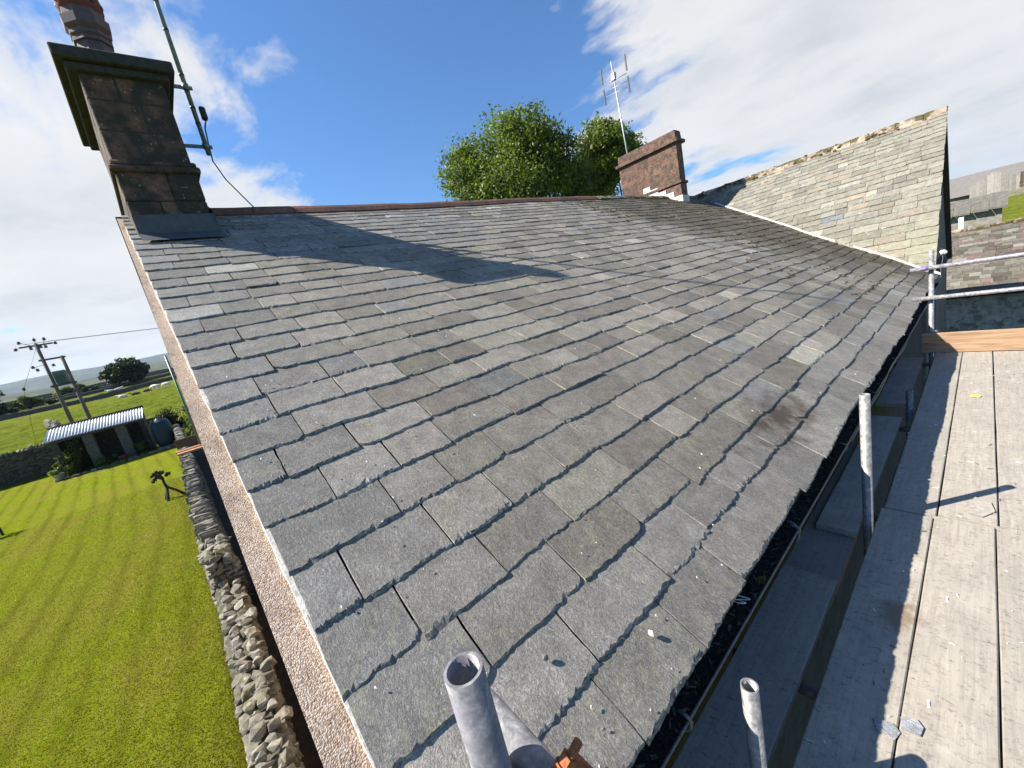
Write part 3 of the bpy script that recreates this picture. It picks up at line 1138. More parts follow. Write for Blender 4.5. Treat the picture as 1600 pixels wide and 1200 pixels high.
wing = thing('stone_wing', 'tall steep wing roofed in pale lichened stone slates', 'building', (-4.0, 14.0, -5.0))
SRW = (13.87 - (10.98 - .3/1.05))/WC
b = MB()
b.add([wing_pt(-.05, -9.5, -.03), wing_pt(-.05, -.66, -.03), wing_pt(SRW, -.66, -.03), wing_pt(SRW, -9.5, -.03),
       (-9.5, 17.0, -1.3), (-.62, 17.0, -1.3), (-.62, 13.89, 2.0), (-9.5, 13.89, 2.0)], [(0, 1, 2, 3), (7, 6, 5, 4)], tint=(2, 2, 2))
wroof = b.build('roof', MAT['deck'], wing)
b = MB()
gw = [(10.75, -5.0), (10.75, -1.36), (13.87, 1.93), (16.95, -1.36), (16.95, -5.0)]
for xx in (-.70, -1.2):
    pass
outer = [(-.70, y, z) for y, z in gw]
inner = [(-1.20, y, z) for y, z in gw]
n = len(gw)
b.add(outer+inner, [tuple(range(n)), tuple(n+i for i in reversed(range(n)))] + [(i, i+n, (i+1) % n+n, (i+1) % n) for i in range(n)], tint=(.8, .8, .8))
b.build('gable_wall', MAT['grey_stone'], wing)
b = MB()
b.box((-9.4, 16.5, -5), (-1.21, 16.9, -1.4))
b.box((-9.4, 11.1, -5), (-9.0, 16.49, -1.4))
b.build('wall', MAT['grey_stone'], wing)

sw = random.Random(21)
rows = [0.0]
while rows[-1] < SRW - .05:
    f = rows[-1]/SRW
    rows.append(rows[-1] + (.235 - .125*f)*sw.uniform(.9, 1.1))
wl = []
for k in range(len(rows)-1):
    f = rows[k]/SRW
    x = -.585 + sw.uniform(-.006, .006)
    avg = .40 - .14*f
    while x > -7.2:
        wd_ = avg*sw.uniform(.6, 1.4)
        um = x - wd_/2
        zz = wing_pt(rows[k], um).z
        if -1.2 + (-.55-(x-wd_))*.57735 < zz + .75 - .0 and -1.2 + (-.55-x)*.57735 < zz + .22:
            P = wing_pt(rows[k], um)
            wl.append((wd_*(rows[k+1]-rows[k])/P.length**2, k, x-wd_, x))
        x -= wd_
wl.sort(key=lambda r_: -r_[0])
rest = MB()
for i, (sz, k, a, c) in enumerate(wl):
    q = random.Random(4000+i)
    sb = rows[k]
    st = sb + (rows[k+1]-sb)*1.3
    g_ = q.uniform(.003, .008)
    br = q.uniform(.78, 1.18)*(1.25 if q.random() < .05 else 1)
    low = max(0, 1-sb/1.9)
    base = np.array([.188, .178, .150])*(1-low) + np.array([.215, .203, .138])*low
    if q.random() < .10:
        base = np.array([.22, .19, .15])
    tn = tuple(float(v) for v in base*br)
    if i == 33:
        tn = (.13, .145, .16)
    V, F, S, TN = slate_mesh(wing_pt, sb + q.gauss(0, .006), st, a+g_*.5, c-g_*.5, 1 if i < 300 else 2, tn, q.uniform(.016, .026), q.uniform(.020, .028), q.uniform(-.012, .012),
                         (q.uniform(.01, .03) if q.random() < .2 else 0, q.uniform(.01, .03) if q.random() < .2 else 0), 9000+i)
    if i < 300:
        mb = MB()
        mb.v, mb.f, mb.sm, mb.t = [tuple(p) for p in V], F, S, TN
        mb.build('slate', MAT['stone_slate'], wroof, loc=tuple(wing_pt(sb, a)))
    else:
        o0 = len(rest.v)
        rest.v += [tuple(p) for p in V]
        rest.f += [tuple(x_+o0 for x_ in f_) for f_ in F]
        rest.sm += S
        rest.t += TN
if rest.v:
    tag(rest.build('distant_slates', MAT['stone_slate'], wroof), kind='stuff')
# ridge stones, mossy
x = -.60
q = random.Random(31)
while x > -7.0:
    ln = q.uniform(.35, .6)
    mb = MB()
    vs, fs = [], []
    prof = [(-.15, -.125), (-.14, -.075), (-.04, .055), (.0, .07), (.04, .055), (.14, -.075), (.15, -.125)]
    for e in range(4):
        xx = x - (ln-.012)*e/3
        for y, z in prof:
            vs.append((xx, 13.87+y+nz(xx*6, y*9)*.012, 2.03+z+nz(xx*5, y*8, 3)*.025))
    for e in range(3):
        for i in range(6):
            fs.append((e*7+i, e*7+i+1, (e+1)*7+i+1, (e+1)*7+i))
    fs += [tuple(range(7)), tuple(21+i for i in range(6, -1, -1))]
    kk = q.uniform(.8, 1.2)
    mb.add(vs, fs, tint=(kk, kk, kk))
    rs = mb.build('ridge_stone', MAT['ridge_stone'], wing)
    x -= ln
b = MB()                                        # moss cushions on that ridge
for i in range(420):
    x = q.uniform(-6.9, -1.05)
    if nz(x*2.1, 3.3) < -.12:
        continue
    y = 13.87 + q.uniform(-.15, .06)
    z = 2.03 + .055 - abs(y-13.87)*.95 + q.uniform(-.01, .015)
    r_ = q.uniform(.015, .05)
    b.lathe([(r_, -.3*r_), (r_*.9, .25*r_), (r_*.5, .55*r_), (0, .65*r_)], 6, (x, y, z), tint=(q.uniform(.6, 1.5),)*3, phase=q.uniform(0, 6))
tag(b.build('ridge_moss', MAT['moss'], wing), kind='stuff')
# mortar fillet along the valley with the main roof
b = MB()
vs, fs = [], []
N = 70
for i in range(N+1):
    s = -.02 + 5.55*i/N
    P = roof_pt(s, 10.98 + (-.2+.5*s)/1.05, .02)
    k1 = nz(s*3, 0)*.018
    a = P + Vector((.01, -.050+k1*1.3, .010))
    c = P + Vector((-.01, .040+k1, .055+k1*.8))
    vs += [a, (a+c)/2 + Vector((0, -.02, .02)), c, c + Vector((0, .03, -.06)), a + Vector((0, 0, -.06))]
    if i and not (1.5 < s < 1.9 or 3.0 < s < 3.05):
        k = 5*i
        for t in range(4):
            fs.append((k-5+t, k+t, k+t+1, k-4+t))
b.add(vs, fs)
b.build('mortar_fillet', MAT['mortar'], wing)
# verge boards and downpipe on the shaded gable
b = MB()
for (ya, za), (yb, zb) in (((10.72, -1.34), (13.87, 1.96)), ((13.87, 1.96), (17.0, -1.34))):
    d = Vector((0, yb-ya, zb-za))
    nrm = Vector((0, -d.z, d.y)).normalized()
    vs = []
    for xx in (-.698, -.60):
        for t_, h_ in ((0, -.16), (0, .0), (1, .0), (1, -.16)):
            p = Vector((xx, ya, za)) + d*t_ + nrm*h_*(1 if d.z > 0 else 1)
            vs.append(p)
    b.add(vs, [(0, 1, 2, 3), (7, 6, 5, 4), (0, 4, 5, 1), (1, 5, 6, 2), (2, 6, 7, 3), (3, 7, 4, 0)], tint=(.35, .33, .3))
b.build('verge_board', MAT['cladding'], wing)
b = MB()
b.tube([(-.62, 10.9, -1.45), (-.62, 10.9, -5)], .038, 10)
b.build('downpipe', MAT['iron'], wing)
b = MB()
b.box((-.705, 11.5, -3.6), (-.672, 12.35, -1.7))
b.build('door', MAT['iron'], wing)

# ------------------------------------------------------------------ low range beyond the wing, in part shade
low = thing('low_stone_range', 'low stone outbuilding with mottled slate roof beyond the scaffold rails', 'building', (5, 19.5, -5))
b = MB()
b.box((-.9, 18.05, -5.0), (12, 18.5, -2.66))
b.build('wall', MAT['wall_rubble'], low)
b = MB()
b.box((-.9, 23.6, -5.0), (12, 24.0, -2.66))
b.build('rear_wall', MAT['grey_stone'], low)


def low_pt(s, u, h=0.0):
    a = math.atan2(1.70, 3.2)
    return Vector((u, 17.85 + math.cos(a)*s - math.sin(a)*h, -2.62 + math.sin(a)*s + math.cos(a)*h))


SL = math.hypot(1.7, 3.2)
b = MB()
b.add([low_pt(0, -.95, -.02), low_pt(0, 12, -.02), low_pt(SL, 12, -.02), low_pt(SL, -.95, -.02), (-.95, 24.2, -2.62), (12, 24.2, -2.62)], [(0, 1, 2, 3), (3, 2, 5, 4)], tint=(2, 2, 2))
lroof = b.build('roof', MAT['deck'], low)
q = random.Random(41)
rest = MB()
nb = 0
s_ = 0.0
while s_ < SL - .05:
    g_ = .21 - .08*s_/SL
    x = -.98
    while x < 6.0:
        wd_ = q.uniform(.2, .42)
        k = q.uniform(.6, 1.4)
        c = q.choice([(.095, .088, .072), (.11, .10, .08), (.11, .085, .074), (.14, .135, .115)])
        tn = tuple(v*k for v in c)
        V, F, S, TN = slate_mesh(low_pt, s_+q.gauss(0, .006), min(SL, s_+g_*1.3), x+.003, x+wd_-.003, 2, tn, q.uniform(.014, .022), .018, q.uniform(-.01, .01), (0, 0), 12000+nb)
        if nb % 1 == 0 and x < 1.6 and nb < 290:
            mb = MB()
            mb.v, mb.f, mb.sm, mb.t = [tuple(p) for p in V], F, S, TN
            mb.build('slate', MAT['far_slate'], lroof, loc=tuple(low_pt(s_, x)))
        else:
            o0 = len(rest.v)
            rest.v += [tuple(p) for p in V]
            rest.f += [tuple(x_+o0 for x_ in f_) for f_ in F]
            rest.sm += S
            rest.t += TN
        nb += 1
        x += wd_
    s_ += g_
tag(rest.build('distant_slates', MAT['far_slate'], lroof), kind='stuff')
x = -.95
while x < 6:
    mb = MB()
    ln = q.uniform(.4, .6)
    top = low_pt(SL, x)
    mb.box((x+.006, top.y-.14, top.z-.05), (x+ln-.006, top.y+.14, top.z+.05+q.uniform(0, .015)), bev=.03, tint=(q.uniform(.8, 1.2),)*3)
    mb.build('ridge_stone', MAT['ridge_stone'], low)
    x += ln
b = MB()
b.tube([(-.95, 17.80, -2.69), (12, 17.80, -2.73)], .05, 8)
b.build('gutter', MAT['iron'], low)

# slabbed porch and its white post
por = thing('slab_roofed_porch', 'small dark porch roofed with big slabs, beside a white post', 'porch', (-.4, 34, -5))
for i in range(5):
    mb = MB()
    x0 = -2.4 + i*.62
    mb.add([(x0, 33.0, -.55), (x0+.59, 33.0, -.60), (x0+.62, 34.4, .12), (x0+.03, 34.4, .17), (x0, 33.0, -.63), (x0+.59, 33.0, -.68), (x0+.62, 34.4, .04), (x0+.03, 34.4, .09)],
           [(0, 1, 2, 3), (7, 6, 5, 4), (0, 4, 5, 1), (1, 5, 6, 2), (2, 6, 7, 3), (3, 7, 4, 0)], tint=(.6, .6, .6))
    mb.build('slab', MAT['grey_stone'], por)
mb = MB()
mb.box((-2.4, 33.3, -5), (.5, 34.3, -.62))
mb.build('wall', MAT['grey_stone'], por)
mb = MB()
mb.box((-.92, 31.4, -5), (-.74, 31.58, -.70))
tag(mb.build('white_post', MAT['white_paint']), 'white square post standing before the slab-roofed porch', 'post')

# barn on the hill
barn = thing('timber_barn', 'grey barn on the hilltop with upright boards and pale sheet roof', 'barn', (3, 128, 0))
b = MB()
b.add([(-16, 124, 1.35), (4.3, 122, 1.15), (4.5, 131, 5.2), (-16, 133, 5.4), (-16, 142, 1.4), (4.5, 140, 1.2)], [(0, 1, 2, 3), (3, 2, 5, 4)])
b.add([(4.3, 121.5, 3.2), (40, 119.5, 2.2), (40, 129, 4.6), (4.5, 131, 5.25), (40, 139, 2.2), (4.5, 141, 3.0)], [(0, 1, 2, 3), (3, 2, 4, 5)])
b.build('roof', MAT['asbestos'], barn)
b = MB()
b.box((-15.8, 124.4, -1.5), (1.0, 124.7, 1.4))
b.box((4.0, 121.8, 1.0), (40, 122.1, 3.0))
b.build('wall', MAT['cladding'], barn)
for i in range(14):                             # gable of upright boards
    mb = MB()
    x0 = -2.2 + i*.42
    h = 4.25 - abs(i-6.5)*.24
    k = rng.uniform(.75, 1.3)
    mb.box((x0, 121.2 + .04*(i % 2), -.3), (x0+.40, 121.26+.04*(i % 2), h), tint=(k, k, k))
    mb.build('board', MAT['cladding'], barn)
for i, x0 in enumerate((3.72, 9.5, 15.5)):
    mb = MB()
    mb.box((x0, 120.9, -.6), (x0+.35, 121.25, 3.1), tint=(.45, .42, .42))
    mb.build('post', MAT['pole'], barn)

# ------------------------------------------------------------------ scaffold
PZ = -1.70


def board(name, label, cat, lo, hi, mat, tint, group=None, bow=.0):
    """a plank with eased edges, a slight bow and iron hoops at its ends"""
    x0, y0, z0 = lo
    x1, y1, z1 = hi
    mb = MB()
    n_ = 14
    vs, fs = [], []
    alongY = (y1-y0) > (x1-x0)
    L0, L1 = (y0, y1) if alongY else (x0, x1)
    W0, W1 = (x0, x1) if alongY else (y0, y1)
    e = .004
    for i in range(n_+1):
        f = i/n_
        l = L0 + (L1-L0)*f
        dz = bow*math.sin(f*math.pi) + nz(l*1.5, W0*3)*.002
        dw = nz(l*2.2, W0*5, 7)*.0025
        ring = [(W0+e, z1), (W1-e, z1), (W1, z1-e), (W1, z0+e), (W1-e, z0), (W0+e, z0), (W0, z0+e), (W0, z1-e)]
        for w_, z in ring:
            w_ += dw
            vs.append((w_, l, z+dz) if alongY else (l, w_, z+dz))
    for i in range(n_):
        for k in range(8):
            fs.append((i*8+k, (i+1)*8+k, (i+1)*8+(k+1) % 8, i*8+(k+1) % 8))
    fs += [tuple(range(8)), tuple(n_*8+k for k in range(7, -1, -1))]
    if not alongY:
        fs = [f[::-1] for f in fs]
    mb.add(vs, fs, tint=tint)
    o = mb.build(name, mat, loc=((x0+x1)/2, (y0+y1)/2, z0))
    return tag(o, label, cat, group)


cols = [(-.378, -.160), (-.155, .064), (.069, .29), (.295, .515), (.52, .74)]
nm = ['innermost', 'second', 'third', 'fourth', 'outermost']
gname = 'boards of the main scaffold platform'
for i, (a, c) in enumerate(cols):
    k = (1.0, 1.03, .97, 1, 1)[i]
    board('scaffold_board', f'{nm[i]} pale weathered plank of the near bay, counted from the gutter', 'plank', (a, -.95 + .05*i, PZ-.038), (c, 2.925+.02*i, PZ), MAT['board'], (k*.84, k*.825, k*.79), gname, .002)
    k = (.97, 1.04, 1.0, 1, 1)[i]
    board('scaffold_board', f'{nm[i]} pale weathered plank of the far bay, ending at the toe board', 'plank', (a+.012, 2.937+.02*i, PZ-.038), (c+.010, 6.86, PZ+(.001 if i % 2 else 0)), MAT['board'], (k*.84, k*.825, k*.79), gname, .001)
# dark boards between gutter and platform
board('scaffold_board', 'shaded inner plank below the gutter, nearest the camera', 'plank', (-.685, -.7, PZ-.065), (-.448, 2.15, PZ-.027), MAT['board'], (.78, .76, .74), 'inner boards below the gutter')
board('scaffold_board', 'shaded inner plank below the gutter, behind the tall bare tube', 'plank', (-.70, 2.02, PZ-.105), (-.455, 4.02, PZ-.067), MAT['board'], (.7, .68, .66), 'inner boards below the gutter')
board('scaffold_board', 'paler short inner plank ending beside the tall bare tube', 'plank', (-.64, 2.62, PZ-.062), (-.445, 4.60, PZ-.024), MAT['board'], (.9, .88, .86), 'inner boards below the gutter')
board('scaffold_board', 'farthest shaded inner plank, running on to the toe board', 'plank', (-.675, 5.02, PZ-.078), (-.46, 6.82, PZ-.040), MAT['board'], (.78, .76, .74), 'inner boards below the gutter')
board('toe_board', 'orange new pine toe board across the platform end', 'plank', (-.48, 6.868, PZ+.003), (1.4, 6.906, PZ+.245), MAT['pine'], (1, 1, 1))


def pipe(name, label, a, c, mat=None, group=None, r=.0242, cat='tube', tint=(1, 1, 1)):
    """open-ended steel tube with wall thickness"""
    a, c = Vector(a), Vector(c)
    d = (c-a).normalized()
    e1 = d.orthogonal().normalized()
    e2 = d.cross(e1)
    mb = MB()
    N_ = 28
    vs, fs = [], []
    for (p, rr) in ((a, r), (c, r), (c, r-.0038), (c-d*.25, r-.0038), (c-d*.26, 0.0005)):
        for k in range(N_):
            t = 2*math.pi*k/N_
            vs.append(p + (e1*math.cos(t)+e2*math.sin(t))*rr)
    for i in range(4):
        for k in range(N_):
            fs.append((i*N_+k, i*N_+(k+1) % N_, (i+1)*N_+(k+1) % N_, (i+1)*N_+k))
    fs.append(tuple(range(N_-1, -1, -1)))
    mb.add(vs, fs, tint=tint, smooth=True)
    for i in range(N_, 2*N_):
        mb.sm[i] = False
    o = mb.build(name, mat or MAT['steel'], loc=tuple(a))
    return tag(o, label, cat, group)


def coupler(parent, p, axis='Z', size=1.0):
    """right-angle coupler: two half shells, bolts"""
    p = Vector(p)
    mb = MB()
    rot = {'Z': Matrix.Identity(4), 'X': Matrix.Rotation(R(90), 4, 'Y'), 'Y': Matrix.Rotation(R(90), 4, 'X')}[axis]
    M = Matrix.Translation(p) @ rot
    mb.lathe([(.027, -.028), (.033, -.024), (.033, .024), (.027, .028)], 18, M=M)
    mb.box((.026, -.026, -.014), (.048, .026, .014), M=M, bev=.004)
    return mb.build('coupler', MAT['steel'], parent)


T1 = pipe('scaffold_tube', 'upright galvanised tube with open end closest to the camera', (-.390, .137, -4.99), (-.390, .137, -.410), group='scaffold uprights', tint=(.72, .70, .72))
T2 = pipe('scaffold_tube', 'short upright tube end rising from the shaded boards at the bottom', (-.418, .953, -4.99), (-.418, .953, -1.235), group='scaffold uprights', tint=(.95, .93, .86))
T3 = pipe('scaffold_tube', 'tall bare upright tube casting a long shadow across the planks', (-.412, 2.74, -4.99), (-.412, 2.74, -.905), group='scaffold uprights', tint=(.95, .93, .86))
T4 = pipe('scaffold_tube', 'dark stub of upright tube between far inner plank and platform', (-.415, 4.80, -4.99), (-.415, 4.80, -1.53), group='scaffold uprights', tint=(.7, .7, .7))
T5 = pipe('scaffold_tube', 'upright tube carrying the two rails at the platform end', (-.39, 6.94, -4.99), (-.41, 6.94, -.455), group='scaffold uprights')
R1 = pipe('scaffold_rail', 'rail tube crossing behind the nearest upright', (.75, .187, -.62), (-.545, .187, -.60), group='scaffold rails')
R2 = pipe('scaffold_rail', 'upper guard rail across the far platform end', (1.6, 6.885, -.655), (-.585, 6.885, -.66), group='scaffold rails', tint=(.98, .95, 1.05))
R3 = pipe('scaffold_rail', 'lower guard rail across the far platform end', (1.6, 6.885, -1.02), (-.565, 6.885, -1.02), group='scaffold rails')
coupler(T5, (-.41, 6.94, -.66)); coupler(T5, (-.40, 6.94, -1.02))
mb = MB()
mb.lathe([(.024, 0), (.05, .002), (.052, .014), (.03, .03)], 16, (-.395, 6.94, -1.455))
mb.build('base_collar', MAT['steel'], T5)
mb = MB()
mb.lathe([(.0252, -.03), (.0275, -.026), (.0275, .026), (.0252, .03)], 16, M=Matrix.Translation((-.46, 6.885, -.66)) @ Matrix.Rotation(R(90), 4, 'Y'), tint=(.7, .5, 1.3))
mb.build('paint_band', MAT['steel'], R2)
# horizontal ledgers and transoms below the boards
pipe('scaffold_ledger', 'long ledger tube running below the platform edge', (-.36, -1.0, -1.765), (-.36, 7.1, -1.765), group='scaffold ledgers', tint=(.7, .7, .75))
for i, (y, lb) in enumerate(((1.52, 'cross tube showing under the boards near the short upright'), (2.98, 'cross tube under the joint of the two platform bays'), (4.55, 'cross tube under the middle of the far bay'), (6.75, 'cross tube under the toe board'))):
    pipe('scaffold_transom', lb, (-.72, y, -1.815), (.9, y, -1.815), group='scaffold transoms', tint=(.8, .8, .9))
# rusty coupler bolt beside the nearest upright
cp = coupler(T1, (-.390, .137, -.66))
cp2 = thing('rusty_coupler', 'rusty coupler with threaded bolt at the bottom edge', 'coupler', (-.325, .19, -.60))
mb = MB()
mb.lathe([(.0255, -.025), (.032, -.022), (.032, .022), (.0255, .025)], 20, M=Matrix.Translation((-.315, .187, -.606)) @ Matrix.Rotation(R(90), 4, 'Y'))
mb.box((-.335, .205, -.625), (-.295, .232, -.585), bev=.006)
mb.build('clamp', MAT['rust'], cp2)
bd = Vector((.18, .75, .62)).normalized()
b0 = Vector((-.318, .185, -.570))
mb = MB()
pts, rr = [], []
for i in range(46):
    pts.append(b0 + bd*(i*.0011))
    rr.append(.0062 if i % 3 else .0050)
mb.tube(pts, rr, 12)
mb.build('bolt', MAT['rust'], cp2)
mb = MB()
mb.tube([b0 + bd*.018, b0 + bd*.030], .0115, 6, smooth=False)
mb.build('nut', MAT['rust'], cp2)
mb = MB()
mb.tube([b0 + bd*.0145, b0 + bd*.0175], .0135, 16)
mb.build('washer', MAT['rust'], cp2)

# bits lying about
def pebble(name, label, cat, p, r_, mat, seed, tint=(1, 1, 1), flat=.6, group=None):
    bm = bmesh.new()
    bmesh.ops.create_icosphere(bm, subdivisions=2, radius=1)
    for v in bm.verts:
        k = 1 + .38*noise.noise(v.co*1.3 + Vector((seed*3.1, 0, 0)))
        v.co = Vector((v.co.x*k*r_[0], v.co.y*k*r_[1], v.co.z*k*r_[2]))
    mb = MB()
    bm.verts.index_update()
    mb.add([tuple(v.co + Vector(p)) for v in bm.verts], [tuple(v.index for v in f.verts) for f in bm.faces], tint=tint)
    bm.free()
    return tag(mb.build(name, mat, loc=tuple(p)), label, cat, group)


pebble('stone_chip', 'white stone chip lying on a slate above the gutter', 'stone', roof_pt(.137, .840, .036), (.011, .008, .008), MAT['chip'], 1, (1.5, 1.5, 1.4))
pebble('stone_chip', 'dark stone chip on the slate beyond the nearest tube', 'stone', roof_pt(.305, .523, .034), (.008, .009, .009), MAT['chip'], 2, (.3, .3, .28))
def flake(name, label, cat, pts, z0, t, mat, tint, group=None):
    mb = MB()
    n_ = len(pts)
    vs = [(x, y, z0+.004*math.sin(7*x+5*y)) for x, y in pts] + [(x, y, z0+t+.006*math.sin(9*x+4*y)) for x, y in pts]
    mb.add(vs, [tuple(range(n_))[::-1], tuple(range(n_, 2*n_))] + [(i_, (i_+1) % n_, (i_+1) % n_+n_, i_+n_) for i_ in range(n_)], tint=tint)
    return tag(mb.build(name, mat, loc=(pts[0][0], pts[0][1], z0)), label, cat, group)


flake('slate_offcut', 'grey slate offcut on the plank joint, nearer the gutter', 'offcut', [(-.222, 1.445), (-.205, 1.405), (-.160, 1.405), (-.150, 1.44), (-.172, 1.462)], PZ+.005, .007, MAT['slate'], (.24, .25, .27), 'slate offcuts on the planks')
flake('slate_offcut', 'grey slate offcut on the plank joint, farther from the gutter', 'offcut', [(-.157, 1.50), (-.150, 1.455), (-.105, 1.462), (-.100, 1.50), (-.118, 1.522)], PZ+.008, .007, MAT['slate'], (.25, .26, .28), 'slate offcuts on the planks')
flake('slate_flake', 'thin pale flake of slate lying across the plank end', 'flake', [(-.055, 3.06), (.02, 3.02), (.065, 3.10), (.05, 3.2), (-.01, 3.24), (-.025, 3.15)], PZ+.005, .003, MAT['chip'], (.66, .64, .60))
pebble('straw_wisp', 'yellow wood splinter on the far bay planks', 'splinter', (-.03, 5.18, PZ+.008), (.035, .035, .006), MAT['yellow_moss'], 7, (2.0, 2.2, 3))
b = MB()
q = random.Random(50)
for i in range(260):                            # crumbs and splinters
    x, y = q.uniform(-.37, .7), .4 + 6.3*q.random()
    c_ = q.uniform(.002, .009)
    a_ = q.uniform(0, 6.28)
    d = Vector((math.cos(a_), math.sin(a_), 0))*c_*q.uniform(1, 2.2)
    e = Vector((-math.sin(a_), math.cos(a_), 0))*c_*.4
    p = Vector((x, y, PZ+.004))
    kk = q.choice([.25, .4, .9, 1.5, 1.6])
    b.add([p-d-e, p+d-e, p+d*.8+e, p-d+e, p+Vector((0, 0, c_*.5))], [(0, 1, 4), (1, 2, 4), (2, 3, 4), (3, 0, 4)], tint=(kk, kk, kk*.95))
for i in range(170):                            # grit on the slates
    u_ = .1 + 4.5*q.random()**1.6
    s_ = .02 + 3.0*q.random()**1.4
    p = roof_pt(s_, u_, .030)
    c_ = q.uniform(.002, .006)
    a_ = q.uniform(0, 6.28)
    d = Vector((math.cos(a_)*C30, math.sin(a_), -math.cos(a_)*S30))*c_
    e = Vector((-math.sin(a_)*C30, math.cos(a_), math.sin(a_)*S30))*c_*.6
    kk = q.choice([.3, .9, 1.6, 1.7])
    b.add([p-d-e, p+d-e, p+d*.8+e, p-d+e, p+Vector((0, 0, c_*.9))], [(0, 1, 4), (1, 2, 4), (2, 3, 4), (3, 0, 4)], tint=(kk, kk, kk*.95))
tag(b.build('grit', MAT['chip']), 'loose grit and splinters scattered on planks and slates', 'grit', kind='stuff')
# yellow moss tuft and a curl of white string in the gutter
b = MB()
for i in range(90):
    p = Vector((GX+.03+q.gauss(0, .010), 1.47+q.gauss(0, .016), GZ-.012))
    d = Vector((q.gauss(0, .5), q.gauss(0, .5), 1)).normalized()*q.uniform(.008, .020)
    e = Vector((q.gauss(0, 1), q.gauss(0, 1), 0)).normalized()*.0014
    b.add([p-e, p+e, p+d], [(0, 1, 2)], tint=(q.uniform(.8, 1.6),)*3)
tag(b.build('moss_tuft', MAT['yellow_moss']), 'small yellow tuft of moss in the gutter', 'moss')
b = MB()
pts = []
for i in range(30):
    t = i/29
    pts.append((GX+.005+.022*math.sin(t*11), 1.28+.055*t+.02*math.cos(t*9), GZ+.004+.010*math.sin(t*7)))
b.tube(pts, .0022, 6)
tag(b.build('string_curl', MAT['string']), 'curl of white string lying in the gutter', 'string')
# cable clipped along the gutter rim
b = MB()
pts = [(GX+GR+.014+.006*math.sin(y*5), y, GZ+.012+.012*math.sin(y*3.1)) for y in [2.9+.2*i for i in range(40)]]
pts += [(-.52, 10.85, -1.1), (-.50, 10.95, -.9), (-.53, 11.0, -.72)]
b.tube(pts, .0045, 6)
tag(b.build('cable', MAT['lip']), 'thin grey cable strung along the gutter edge', 'cable')
pebble('wall_lamp', 'small white lamp fixed at the corner of the wing', 'lamp', (-.50, 10.95, -.80), (.05, .05, .045), MAT['string'], 8)
# moss cushions on the older slates
b = MB()
for i in range(2600):
    u_ = q.uniform(6.5, 12.8)
    k = q.randint(3, 29)
    um = u_
    sb_ = course_s(k, u_)
    if nz(u_*.9, sb_*.9, 6) < .05 - (u_-9)*.04 or u_ > 10.98 + (-.2+.5*sb_)/1.05:
        continue
    p = roof_pt(sb_ + q.choice([q.uniform(-.012, .006), q.uniform(-.03, .1)]), u_, .022)
    r_ = q.uniform(.006, .026)
    b.lathe([(r_, -.3*r_), (r_*.9, .15*r_), (r_*.5, .35*r_), (0, .4*r_)], 6, p, tint=(q.uniform(.5, 1.3),)*3, phase=q.uniform(0, 6))
tag(b.build('roof_moss', MAT['moss'], house), kind='stuff')
# ================================================================== dry stone walls
def rock_mesh(seed, npts=17):
    q = random.Random(seed)
    bm = bmesh.new()
    for i in range(npts):
        v = Vector((q.uniform(-1, 1), q.uniform(-1, 1), q.uniform(-1, 1)))
        m = max(abs(c) for c in v)
        bm.verts.new(v/m*q.uniform(.72, 1.0)*.5)
    bmesh.ops.convex_hull(bm, input=bm.verts[:])
    for v in [v for v in bm.verts if not v.link_faces]:
        bm.verts.remove(v)
    me = bpy.data.meshes.new('stone')
    bm.to_mesh(me)
    bm.free()
    at = me.attributes.new('tint', 'FLOAT_COLOR', 'FACE')
    at.data.foreach_set('color', np.ones(len(me.polygons)*4, dtype=np.float32))
    me.materials.append(MAT['wallstone'])
    return me


ROCKS = [rock_mesh(i) for i in range(10)]
ROCKV = [([tuple(v.co) for v in me.vertices], [tuple(p.vertices) for p in me.polygons]) for me in ROCKS]


def stone(parent, loc, scale, rot, q, name='stone'):
    o = bpy.data.objects.new(name, q.choice(ROCKS))
    COL.objects.link(o)
    o.location = loc
    o.scale = scale
    o.rotation_euler = rot
    setpar(o, parent)
    return o


def stone_into(mb, loc, scale, rot, q, tint):
    V, F = q.choice(ROCKV)
    from mathutils import Euler
    M = Matrix.Translation(loc) @ Euler(rot).to_matrix().to_4x4() @ Matrix.Diagonal((*scale, 1))
    mb.add([M @ Vector(v) for v in V], F, tint=tint)


q = random.Random(61)
# tumbled low length nearest the camera
lw = thing('dry_stone_wall', 'low tumbled length of dry stone wall between lawn and gable', 'wall', (-6.5, -.7, -5), 'dry stone walls round the lawn')
mb = MB()
vs, fs = [], []
xs_ = spaced([(-10.2, 2.0, 24)])
for x in xs_:
    y = wall_y(x)
    zt = -4.52 + nz(x*1.1, 4)*.10
    vs += [(x, y+.08, -5), (x, y+.13, zt), (x, y+.36, zt), (x, y+.42, -5)]
for i in range(len(xs_)-1):
    for k in range(3):
        fs.append((4*i+k, 4*i+4+k, 4*i+5+k, 4*i+1+k))
fs += [(0, 1, 2, 3), tuple(4*(len(xs_)-1)+k for k in (3, 2, 1, 0))]
mb.add(vs, fs, tint=(.5, .5, .5))
mb.build('core', MAT['wallstone'], lw)
x = -3.0
while x > -10.2:
    ln = q.uniform(.11, .21)
    y = wall_y(x) + .10
    w0 = 0.0
    while w0 < .28:
        wd_ = q.uniform(.12, .22)
        hh = q.uniform(.07, .14)
        z = -4.47 + nz(x*1.1, 4)*.10 + q.uniform(-.04, .08)
        stone(lw, (x - ln/2 + q.uniform(-.05, .05), y + w0 + wd_/2, z), (ln*1.15, wd_*1.1, hh*1.3), (q.uniform(-.5, .5), q.uniform(-.5, .5), q.uniform(0, 6.28)), q)
        w0 += wd_
    x -= ln
mb = MB()
